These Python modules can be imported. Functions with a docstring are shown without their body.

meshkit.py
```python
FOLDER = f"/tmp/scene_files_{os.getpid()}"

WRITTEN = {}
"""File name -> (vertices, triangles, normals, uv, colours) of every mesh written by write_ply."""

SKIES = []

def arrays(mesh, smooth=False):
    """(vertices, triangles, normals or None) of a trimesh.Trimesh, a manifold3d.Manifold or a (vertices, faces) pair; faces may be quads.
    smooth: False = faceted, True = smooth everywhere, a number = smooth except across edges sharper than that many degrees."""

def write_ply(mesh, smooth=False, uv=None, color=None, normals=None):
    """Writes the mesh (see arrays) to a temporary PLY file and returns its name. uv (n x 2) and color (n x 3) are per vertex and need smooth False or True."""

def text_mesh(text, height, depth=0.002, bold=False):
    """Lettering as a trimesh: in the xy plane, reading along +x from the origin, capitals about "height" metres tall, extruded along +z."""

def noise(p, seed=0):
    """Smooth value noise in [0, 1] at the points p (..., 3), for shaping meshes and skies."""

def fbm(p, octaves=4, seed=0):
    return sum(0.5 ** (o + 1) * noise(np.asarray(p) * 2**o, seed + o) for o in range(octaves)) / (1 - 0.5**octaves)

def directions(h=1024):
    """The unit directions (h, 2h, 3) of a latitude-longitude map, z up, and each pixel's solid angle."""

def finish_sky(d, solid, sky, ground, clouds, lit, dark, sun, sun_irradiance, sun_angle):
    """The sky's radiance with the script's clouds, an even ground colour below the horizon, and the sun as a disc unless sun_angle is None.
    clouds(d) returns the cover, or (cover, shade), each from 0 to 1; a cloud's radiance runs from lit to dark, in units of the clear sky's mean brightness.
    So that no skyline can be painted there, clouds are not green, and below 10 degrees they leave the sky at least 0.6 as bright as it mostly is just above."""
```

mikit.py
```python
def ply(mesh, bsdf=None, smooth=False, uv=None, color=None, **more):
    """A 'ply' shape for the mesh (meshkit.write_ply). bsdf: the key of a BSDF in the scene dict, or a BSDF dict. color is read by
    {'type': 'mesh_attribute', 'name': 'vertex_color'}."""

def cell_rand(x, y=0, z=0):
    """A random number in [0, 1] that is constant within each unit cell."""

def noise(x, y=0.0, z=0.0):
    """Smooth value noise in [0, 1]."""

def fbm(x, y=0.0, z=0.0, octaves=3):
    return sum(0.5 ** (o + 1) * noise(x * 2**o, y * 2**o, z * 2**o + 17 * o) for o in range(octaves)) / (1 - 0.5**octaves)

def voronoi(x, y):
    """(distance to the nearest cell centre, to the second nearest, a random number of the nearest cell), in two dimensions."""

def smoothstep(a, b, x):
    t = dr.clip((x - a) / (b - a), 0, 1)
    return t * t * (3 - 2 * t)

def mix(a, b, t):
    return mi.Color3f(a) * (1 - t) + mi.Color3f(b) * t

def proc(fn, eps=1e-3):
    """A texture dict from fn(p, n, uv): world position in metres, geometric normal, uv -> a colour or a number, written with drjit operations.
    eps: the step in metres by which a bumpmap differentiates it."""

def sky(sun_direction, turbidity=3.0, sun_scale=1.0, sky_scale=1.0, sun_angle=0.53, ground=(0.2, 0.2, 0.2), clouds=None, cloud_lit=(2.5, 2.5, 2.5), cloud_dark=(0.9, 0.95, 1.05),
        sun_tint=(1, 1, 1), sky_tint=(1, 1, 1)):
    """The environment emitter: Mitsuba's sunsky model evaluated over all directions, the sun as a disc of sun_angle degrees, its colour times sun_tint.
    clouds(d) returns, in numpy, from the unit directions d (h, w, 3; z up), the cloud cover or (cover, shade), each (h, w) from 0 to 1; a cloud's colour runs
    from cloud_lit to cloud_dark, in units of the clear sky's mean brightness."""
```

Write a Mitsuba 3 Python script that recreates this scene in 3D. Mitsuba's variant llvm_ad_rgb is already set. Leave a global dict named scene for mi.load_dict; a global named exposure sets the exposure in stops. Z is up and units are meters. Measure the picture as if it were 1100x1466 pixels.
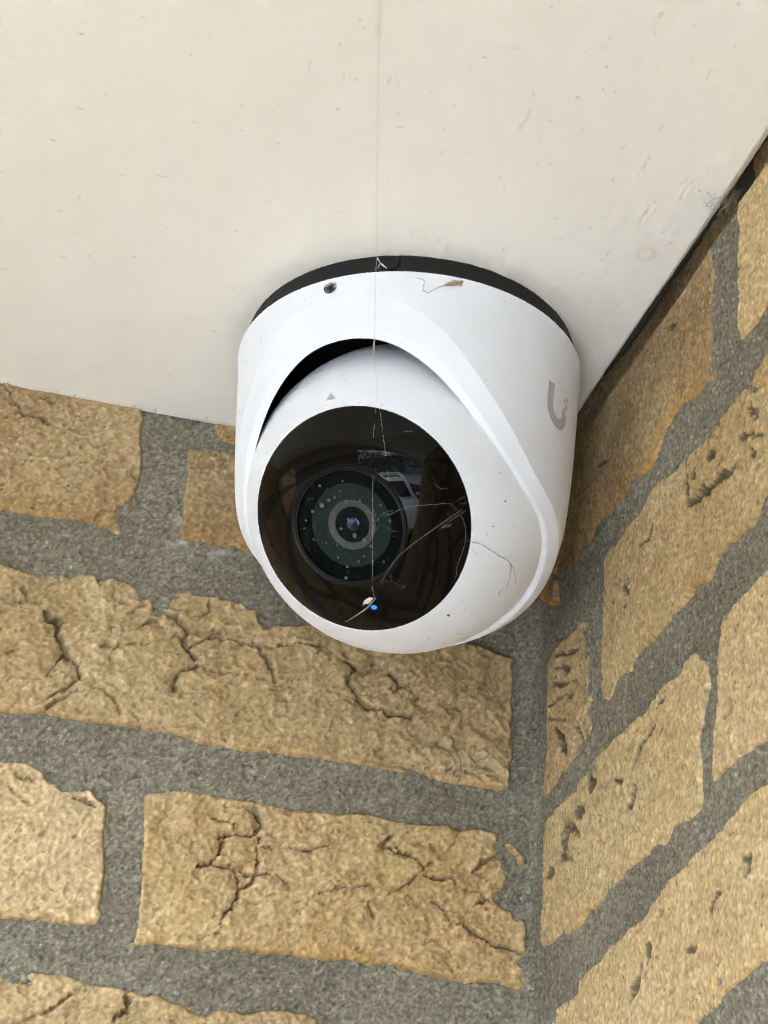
import math, numpy as np, drjit as dr, trimesh, shapely, mitsuba as mi, mikit, meshkit
from scipy import ndimage
from scipy.interpolate import PchipInterpolator
from mitsuba import ScalarTransform4f as T

# ------------------------------------------------------------------ camera, sky, exposure
W, H, FOC = 1100.0, 1466.0, 2694.1
CAM = np.array([-0.16061055, -0.49794308, -0.30627001])
ROT = np.array([[0.96728671, -0.24671812, 0.05904742], [0.17083006, 0.46139908, -0.87059059], [0.18754604, 0.85219778, 0.48845207]])
exposure = 4.98
scene = {'type': 'scene'}
labels = {}
scene['camera'] = {'type': 'perspective', 'fov': math.degrees(2 * math.atan(W / 2 / FOC)), 'fov_axis': 'x', 'near_clip': 0.01, 'far_clip': 400.0,
                   'to_world': T().look_at(origin=CAM.tolist(), target=(CAM + ROT[2]).tolist(), up=(-ROT[1]).tolist())}
scene['sky'] = mikit.sky((-0.35, -0.36, 0.86), turbidity=3, sun_scale=0.12, sun_angle=20, sun_tint=(0.84, 1.0, 1.24), clouds=lambda d: 1.0, cloud_lit=(2.1, 2.35, 2.7), ground=(0.25, 0.25, 0.24))

# ------------------------------------------------------------------ helpers
def rays(pts):
    pts = np.atleast_2d(np.asarray(pts, float))
    d = np.c_[(pts[:, 0] - W / 2) / FOC, (pts[:, 1] - H / 2) / FOC, np.ones(len(pts))] @ ROT
    return d / np.linalg.norm(d, axis=1)[:, None]
def on_plane(pts, axis, val=0.0):
    d = rays(pts); return CAM + ((val - CAM[axis]) / d[:, axis])[:, None] * d
def left(pts): return on_plane(pts, 1)[:, [0, 2]]          # wall along x, face y = 0
def right(pts): return on_plane(pts, 0)[:, [1, 2]]         # wall along y, face x = 0
def zoomed(pts, x0, y0, s): return [(x0 + x / s, y0 + y / s) for x, y in pts]
def add(key, mesh, bsdf, smooth=False, color=None, **more):
    k, n = key, 0
    while k in scene:
        n += 1; k = f'{key}_{n:03d}'
    scene[k] = mikit.ply(mesh, bsdf, smooth=smooth, color=color, **more)
    return k
def tag(key, label=None, cat=None, group=None, kind=None):
    labels[key] = {a: b for a, b in (('label', label), ('category', cat), ('group', group), ('kind', kind)) if b}
def srgb(*c):
    c = np.array(c) / 255.0
    return np.where(c < 0.04045, c / 12.92, ((c + 0.055) / 1.055) ** 2.4)
def box(lo, hi):
    lo, hi = np.array(lo, float), np.array(hi, float)
    m = trimesh.creation.box(hi - lo); m.apply_translation((lo + hi) / 2); return m
def gn(U, V, scale, seed, order=3):
    """smooth noise, about -1..1, of feature size scale over the points U, V"""
    r = np.random.default_rng(seed)
    lat = r.uniform(-1, 1, (128, 128))
    return ndimage.map_coordinates(lat, [(U / scale + 1000.37) % 128, (V / scale + 1000.71) % 128], order=order, mode='grid-wrap', prefilter=False) * (1.5 if order == 3 else 1)
def gfbm(U, V, scale, seed, octaves=3, gain=0.5):
    return sum(gain ** o * gn(U, V, scale / 2 ** o, seed + o) for o in range(octaves))
def smooth(a, b, x):
    t = np.clip((x - a) / (b - a), 0, 1); return t * t * (3 - 2 * t)
def seg_dist(U, V, pts, closed=False):
    pts = np.asarray(pts, float)
    q = np.roll(pts, -1, 0) if closed else pts[1:]
    d = np.full(U.shape, 1e9)
    for a, b in zip(pts, q):
        e = b - a
        t = np.clip(((U - a[0]) * e[0] + (V - a[1]) * e[1]) / (e @ e + 1e-18), 0, 1)
        np.minimum(d, (U - a[0] - t * e[0]) ** 2 + (V - a[1] - t * e[1]) ** 2, out=d)
    return np.sqrt(d)
def seg_side(U, V, pts):
    best, side = np.full(U.shape, 1e9), np.zeros(U.shape)
    for a, b in zip(pts[:-1], pts[1:]):
        e = b - a
        t = np.clip(((U - a[0]) * e[0] + (V - a[1]) * e[1]) / (e @ e + 1e-18), 0, 1)
        d = (U - a[0] - t * e[0]) ** 2 + (V - a[1] - t * e[1]) ** 2
        side = np.where(d < best, e[0] * (V - a[1]) - e[1] * (U - a[0]), side); best = np.minimum(best, d)
    return side
def signed(U, V, poly):
    d = seg_dist(U, V, poly, True)
    return np.where(shapely.contains_xy(shapely.Polygon(poly).buffer(0), U, V), d, -d)
def grid_mesh(P, keep):
    n, m = P.shape[:2]
    idx = np.arange(n * m).reshape(n, m)
    q = np.stack([idx[:-1, :-1], idx[1:, :-1], idx[1:, 1:], idx[:-1, 1:]], -1)[keep]
    f = np.vstack([q[:, [0, 1, 2]], q[:, [0, 2, 3]]])
    used = np.unique(f); re = np.zeros(n * m, int); re[used] = np.arange(len(used))
    return (P.reshape(-1, 3)[used], re[f]), used
def loft(rows, closed=True, flip=False):
    """rows: list of (n, 3) rings -> mesh"""
    R = np.array(rows); k, n = R.shape[:2]
    idx = np.arange(k * n).reshape(k, n)
    nx = np.roll(idx, -1, 1) if closed else idx[:, 1:]
    ix = idx if closed else idx[:, :-1]
    q = np.stack([ix[:-1], nx[:-1], nx[1:], ix[1:]], -1).reshape(-1, 4)
    if flip: q = q[:, ::-1]
    return R.reshape(-1, 3), np.vstack([q[:, [0, 1, 2]], q[:, [0, 2, 3]]])
def join(ms):
    ms = [m if isinstance(m, trimesh.Trimesh) else trimesh.Trimesh(m[0], m[1], process=False) for m in ms]
    return trimesh.util.concatenate(ms)
def tube(pts, rad, sides=6, wob=0.0, seed=0, step=0.0015):
    pts = np.asarray(pts, float)
    L = np.r_[0, np.cumsum(np.linalg.norm(np.diff(pts, axis=0), axis=1))]
    s = np.linspace(0, L[-1], max(3, int(L[-1] / step) + 1))
    rr = np.interp(s, L, np.broadcast_to(rad, (len(pts),)))
    p = np.stack([np.interp(s, L, pts[:, k]) for k in range(3)], 1)
    if wob:
        r = np.random.default_rng(seed)
        w = ndimage.gaussian_filter1d(r.normal(0, 1, p.shape), 1.2, axis=0) * wob; w[0] = w[-1] = 0
        p = p + w
    t = np.gradient(p, axis=0); t /= np.linalg.norm(t, axis=1)[:, None] + 1e-12
    a = np.cross(t, [0.31, 0.52, 0.79]); a /= np.linalg.norm(a, axis=1)[:, None]; b = np.cross(t, a)
    an = np.arange(sides) * 2 * np.pi / sides
    rings = p[:, None] + rr[:, None, None] * (np.cos(an)[None, :, None] * a[:, None] + np.sin(an)[None, :, None] * b[:, None])
    return loft(rings)

# ------------------------------------------------------------------ materials
VC = {'type': 'mesh_attribute', 'name': 'vertex_color'}
def rgb(*c): return {'type': 'rgb', 'value': [float(x) for x in c]}
def two(b): return {'type': 'twosided', 'bsdf': b}
scene['stone'] = two({'type': 'diffuse', 'reflectance': VC})
scene['paint'] = two({'type': 'principled', 'base_color': VC, 'roughness': 0.42, 'specular': 0.35})
def plastic_tone(p, n, uv):
    g = mikit.fbm(p.x * 90, p.y * 90, p.z * 60, 3); q = mikit.smoothstep(0.62, 0.8, mikit.noise(p.x * 1900, p.y * 1900, p.z * 1900)) * mikit.smoothstep(0.45, 0.7, g)
    return mikit.mix((0.745, 0.765, 0.80), (0.69, 0.70, 0.72), mikit.smoothstep(0.35, 0.75, g) * 0.35 + 0.35 * q)
def plastic_grain(p, n, uv): return mikit.noise(p.x * 2600, p.y * 2600, p.z * 2600)
scene['white_plastic'] = two({'type': 'bumpmap', 'arbitrary': mikit.proc(plastic_grain, eps=1e-4), 'scale': 0.000012, 'bsdf': {'type': 'principled', 'base_color': mikit.proc(plastic_tone), 'roughness': 0.48, 'specular': 0.4}})
scene['black_plastic'] = two({'type': 'principled', 'base_color': rgb(0.007, 0.007, 0.0075), 'roughness': 0.5, 'specular': 0.3})
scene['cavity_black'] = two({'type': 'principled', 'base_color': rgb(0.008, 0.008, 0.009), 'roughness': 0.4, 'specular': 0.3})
scene['dark_glass'] = two({'type': 'plastic', 'diffuse_reflectance': rgb(0.0012, 0.0011, 0.001), 'int_ior': 1.28})
scene['barrel_black'] = two({'type': 'principled', 'base_color': rgb(0.0022, 0.0028, 0.0027), 'roughness': 0.35, 'specular': 0.2})
scene['barrel_iris'] = two({'type': 'diffuse', 'reflectance': rgb(0.0075, 0.0095, 0.0078)})
scene['barrel_inner'] = two({'type': 'diffuse', 'reflectance': rgb(0.0035, 0.0045, 0.0042)})
scene['barrel_green'] = two({'type': 'principled', 'base_color': rgb(0.010, 0.0185, 0.0165), 'roughness': 0.6, 'specular': 0.06})
scene['barrel_grey'] = two({'type': 'principled', 'base_color': rgb(0.040, 0.043, 0.040), 'roughness': 0.45, 'specular': 0.25})
scene['window_glass'] = {'type': 'thindielectric', 'int_ior': 1.05}
scene['coated_glass'] = two({'type': 'plastic', 'diffuse_reflectance': rgb(0.004, 0.005, 0.005), 'specular_reflectance': rgb(0.62, 0.55, 1.0), 'int_ior': 1.6})
scene['grey_print'] = two({'type': 'principled', 'base_color': rgb(0.46, 0.455, 0.46), 'roughness': 0.4, 'metallic': 0.2})
scene['steel'] = two({'type': 'principled', 'base_color': rgb(0.22, 0.22, 0.22), 'roughness': 0.35, 'metallic': 0.8})
scene['silk'] = two({'type': 'diffuse', 'reflectance': rgb(0.34, 0.31, 0.26)})
scene['pale_silk'] = two({'type': 'diffuse', 'reflectance': rgb(0.60, 0.56, 0.48)})
scene['dark_silk'] = two({'type': 'diffuse', 'reflectance': rgb(0.10, 0.085, 0.07)})
scene['pale_dust'] = two({'type': 'diffuse', 'reflectance': rgb(0.085, 0.095, 0.09)})
scene['dark_dirt'] = two({'type': 'diffuse', 'reflectance': rgb(0.06, 0.055, 0.05)})
scene['husk'] = two({'type': 'diffuse', 'reflectance': rgb(0.34, 0.25, 0.15)})
scene['lint'] = two({'type': 'diffuse', 'reflectance': rgb(0.75, 0.72, 0.66)})

# ------------------------------------------------------------------ ground and the house behind
GZ = -2.4
def paving(p, n, uv):
    g = mikit.fbm(p.x * 1.7, p.y * 1.7, 0, 4)
    return mikit.mix((0.34, 0.34, 0.34), (0.48, 0.48, 0.475), g)
scene['paving'] = {'type': 'diffuse', 'reflectance': mikit.proc(paving)}
k = add('ground', (np.array([[-150, -150, GZ], [150, -150, GZ], [150, 150, GZ], [-150, 150, GZ]], float), np.array([[0, 1, 2, 3]])), 'paving')
tag(k, 'pale grey paved ground below the wall corner', 'ground', kind='structure')
def dark_setts(p, n, uv):
    j = mikit.smoothstep(0.03, 0.07, dr.abs(p.x * 5 - dr.floor(p.x * 5) - 0.5)) * mikit.smoothstep(0.06, 0.12, dr.abs(p.y * 10 - dr.floor(p.y * 10) - 0.5))
    return mikit.mix((0.04, 0.04, 0.038), mikit.mix((0.07, 0.065, 0.06), (0.13, 0.115, 0.10), mikit.fbm(p.x * 6, p.y * 6, 0, 3)), j)
scene['dark_paving'] = {'type': 'diffuse', 'reflectance': mikit.proc(dark_setts)}
k = add('path', join([box((-2.6, -2.4, GZ - 0.1), (0, 0, GZ + 0.02)), box((-1.0, -7.0, GZ - 0.1), (0, -2.4, GZ + 0.02))]), 'dark_paving')
tag(k, 'dark setts along the foot of the brick walls', 'path', kind='structure')

# ------------------------------------------------------------------ brick walls
SIGN = {'L': lambda u, h, v: np.stack([u, -h, v], -1), 'R': lambda u, h, v: np.stack([-h, u, v], -1)}
def Z(pts, x0, y0, s): return zoomed(pts, x0, y0, s)

# outlines of the bricks, read as points of the photograph and cast onto the two wall planes
b1 = np.vstack([[(-0.26, 0.010), (-0.1295, 0.010)], left([(205, 592), (203, 640), (199, 690), (192, 708), (190, 722), (172, 728), (168, 738), (172, 752), (178, 764), (168, 766), (150, 757), (122, 744), (80, 741), (40, 736), (0, 727)]), [(-0.26, -0.044)]])
b0 = left([(306, 600), (308, 615), (318, 630), (336, 634), (380, 640)]).tolist(); b0 = np.array(b0 + [(-0.02, -0.0062), (-0.02, 0.008), (b0[0][0], 0.008)])
b2 = np.vstack([left([(271, 642), (300, 641), (320, 646), (340, 652)]), [(-0.012, -0.0150), (-0.0035, -0.0155), (-0.002, -0.041)], left([(363, 788), (330, 782), (300, 776), (262, 775), (256, 770), (262, 755), (266, 700)])])
b3 = np.vstack([left([(0, 806), (20, 811), (45, 819), (62, 822), (80, 820), (98, 826), (115, 821), (138, 823), (143, 830), (165, 828), (185, 833), (198, 843), (202, 858), (214, 860), (222, 868), (240, 872), (244, 862), (252, 850), (265, 845), (282, 850), (300, 853), (320, 856), (345, 860), (366, 873), (373, 888), (384, 898), (400, 893), (450, 896), (520, 908), (640, 920), (690, 925), (708, 934), (722, 935), (735, 941), (737, 960), (736, 1040), (733, 1100), (730, 1131), (722, 1130), (690, 1124), (640, 1118), (600, 1108), (560, 1100), (500, 1092), (450, 1085), (364, 1072), (320, 1068), (290, 1065), (260, 1054), (220, 1046), (180, 1041), (150, 1037), (110, 1032), (66, 1021), (30, 1020), (0, 1018)]), [(-0.245, -0.1050), (-0.246, -0.0625)]])
b4 = np.vstack([left([(0, 1088), (15, 1089), (40, 1093), (60, 1104), (70, 1117), (84, 1126), (92, 1131), (110, 1131), (128, 1128), (136, 1136), (138, 1143), (150, 1156), (152, 1172), (150, 1230), (149, 1270), (144, 1308), (138, 1322), (128, 1325), (110, 1326), (80, 1321), (52, 1320), (20, 1314), (0, 1312)]), [(-0.262, -0.1632), (-0.263, -0.1218)]])
b5 = left([(209, 1142), (216, 1135), (240, 1131), (272, 1131), (310, 1138), (364, 1146), (420, 1157), (480, 1161), (510, 1163), (560, 1174), (600, 1180), (640, 1182), (652, 1187), (660, 1190), (672, 1188), (690, 1189), (710, 1195), (711, 1203), (706, 1208), (712, 1222), (720, 1235), (727, 1255), (724, 1270), (716, 1276), (712, 1288), (722, 1296), (735, 1304), (742, 1316), (748, 1310), (756, 1322), (757, 1360), (753, 1375), (755, 1395), (757, 1415), (740, 1414), (700, 1406), (672, 1407), (640, 1401), (600, 1392), (560, 1378), (535, 1380), (500, 1374), (470, 1374), (440, 1372), (400, 1366), (340, 1358), (290, 1360), (250, 1354), (190, 1351), (196, 1335), (197, 1310), (201, 1250), (205, 1235), (206, 1180)])
b6 = np.vstack([left([(0, 1396), (10, 1402), (28, 1406), (44, 1410), (50, 1405), (38, 1395), (45, 1392), (88, 1394), (108, 1402), (135, 1412), (142, 1414), (160, 1411), (178, 1420), (192, 1420), (206, 1428), (220, 1425), (236, 1430), (262, 1438), (282, 1452), (296, 1458), (308, 1446), (325, 1444), (345, 1450), (380, 1446), (420, 1447), (445, 1453), (454, 1463), (456, 1480)]), [(-0.0665, -0.224), (-0.235, -0.2245), (-0.236, -0.1795)]])
chip = left([(723, 1207), (731, 1206), (742, 1216), (752, 1226), (753, 1238), (744, 1238), (740, 1226), (730, 1218)])
b7 = np.array([(-0.0545, -0.181), (-0.0035, -0.1815), (-0.003, -0.224), (-0.0535, -0.2245)])
L_BRICKS = [(b1, 0.9, 5), (b0, 0.5, 5), (b2, 0.5, 5), (b3, 1.4, 1), (b4, 0.5, 4), (b5, 1.15, 6), (b6, 1.3, 0), (chip, 0.4, 0), (b7, 0.9, 1)]
ra0 = np.vstack([right([(1059, 300), (1059, 330), (1056, 376), (1058, 430), (1057, 470), (1062, 487), (1072, 476), (1085, 458), (1100, 436)]), [(-0.235, -0.0455), (-0.235, 0.014), (-0.1505, 0.014)]])
ra1 = np.vstack([[(-0.1385, 0.014), (-0.009, 0.014), (-0.008, -0.040)], right([(808, 795), (806, 808), (812, 814), (824, 812), (836, 795), (850, 776), (867, 752), (890, 722), (911, 688), (932, 668), (942, 645), (950, 622), (963, 596), (975, 582), (990, 578), (1006, 562), (1020, 548), (1028, 536), (1023, 522), (1019, 512), (1018, 466), (1020, 420)])])
rb0 = np.vstack([right([(1076, 551), (1080, 533), (1088, 520), (1100, 503)]), [(-0.232, -0.0145), (-0.23, -0.044)], right([(1100, 556), (1086, 556)])])
rb1 = np.vstack([right([(868, 792), (882, 781), (886, 772), (900, 752), (915, 738), (924, 728), (935, 706), (946, 690), (960, 680), (973, 664), (985, 652), (1000, 640), (1018, 626), (1024, 616), (1040, 592), (1055, 572), (1068, 558), (1080, 560), (1100, 545)]), [(-0.228, -0.057), (-0.228, -0.099)], right([(1100, 700), (1088, 726), (1076, 752), (1060, 768), (1048, 778), (1030, 800), (1022, 818), (1012, 832), (1002, 832), (990, 842), (980, 860), (962, 884), (965, 890), (950, 900), (930, 920), (914, 938), (905, 950), (904, 962), (892, 966), (886, 976), (878, 990), (872, 1000), (865, 1001), (862, 990), (862, 930), (864, 830)])])
rc1 = right([(787, 945), (800, 928), (814, 912), (830, 892), (840, 885), (850, 881), (852, 888), (844, 896), (843, 905), (850, 916), (846, 924), (841, 930), (845, 940), (843, 960), (840, 985), (846, 1000), (838, 1022), (845, 1040), (845, 1060), (840, 1074), (830, 1084), (818, 1095), (808, 1106), (796, 1118), (786, 1130), (779, 1140), (778, 1125), (782, 1090), (783, 1045), (786, 1000)])
rc2 = np.vstack([right([(1032, 890), (1040, 878), (1054, 862), (1075, 840), (1100, 815)]), [(-0.20, -0.1125), (-0.20, -0.149)], right([(1100, 1053), (1080, 1070), (1060, 1086), (1048, 1098), (1036, 1106), (1024, 1122), (1021, 1112), (1023, 1060), (1028, 1000), (1030, 930)])])
rd1 = right([(779, 1190), (784, 1172), (795, 1158), (810, 1143), (822, 1130), (832, 1115), (841, 1103), (846, 1090), (862, 1076), (880, 1058), (900, 1040), (912, 1026), (920, 1022), (932, 1002), (948, 986), (962, 974), (976, 960), (982, 948), (994, 938), (1002, 946), (1012, 946), (1014, 980), (1010, 1000), (1008, 1040), (1002, 1060), (1006, 1090), (1000, 1120), (1004, 1146), (998, 1162), (990, 1172), (978, 1176), (966, 1190), (952, 1206), (940, 1210), (925, 1228), (908, 1242), (892, 1258), (872, 1276), (868, 1288), (852, 1296), (838, 1308), (828, 1326), (818, 1336), (804, 1346), (790, 1352), (776, 1357), (773, 1350), (773, 1300), (775, 1240)])
re1 = np.vstack([right([(770, 1490), (778, 1466), (800, 1440), (828, 1420), (832, 1402), (845, 1388), (860, 1376), (872, 1354), (892, 1340), (912, 1320), (930, 1302), (944, 1280), (958, 1262), (975, 1248), (1000, 1214), (1022, 1200), (1035, 1188), (1046, 1170), (1058, 1156), (1074, 1136), (1100, 1120)]), [(-0.215, -0.1600), (-0.215, -0.1985)], right([(1100, 1376), (1085, 1386), (1072, 1402), (1052, 1412), (1036, 1424), (1028, 1440), (1020, 1452), (1000, 1460), (985, 1478)]), [(-0.060, -0.2055), (-0.003, -0.2075)]])
nub = right([(776, 820), (790, 822), (797, 832), (796, 848), (797, 864), (788, 866), (784, 858), (776, 862)])
re2 = np.array([(-0.195, -0.212), (-0.12, -0.212), (-0.12, -0.245), (-0.195, -0.245)]); re3 = np.array([(-0.105, -0.216), (-0.004, -0.219), (-0.004, -0.256), (-0.105, -0.256)])
R_BRICKS = [(ra0, 0.4, 2), (ra1, 0.5, 3), (rb0, 0.6, 0), (rb1, 0.55, 1), (rc1, 0.9, 0), (rc2, 0.3, 4), (rd1, 0.6, 2), (re1, 0.4, 2), (nub, 0.8, 3), (re2, 0.6, 0), (re3, 0.6, 2)]

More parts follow.
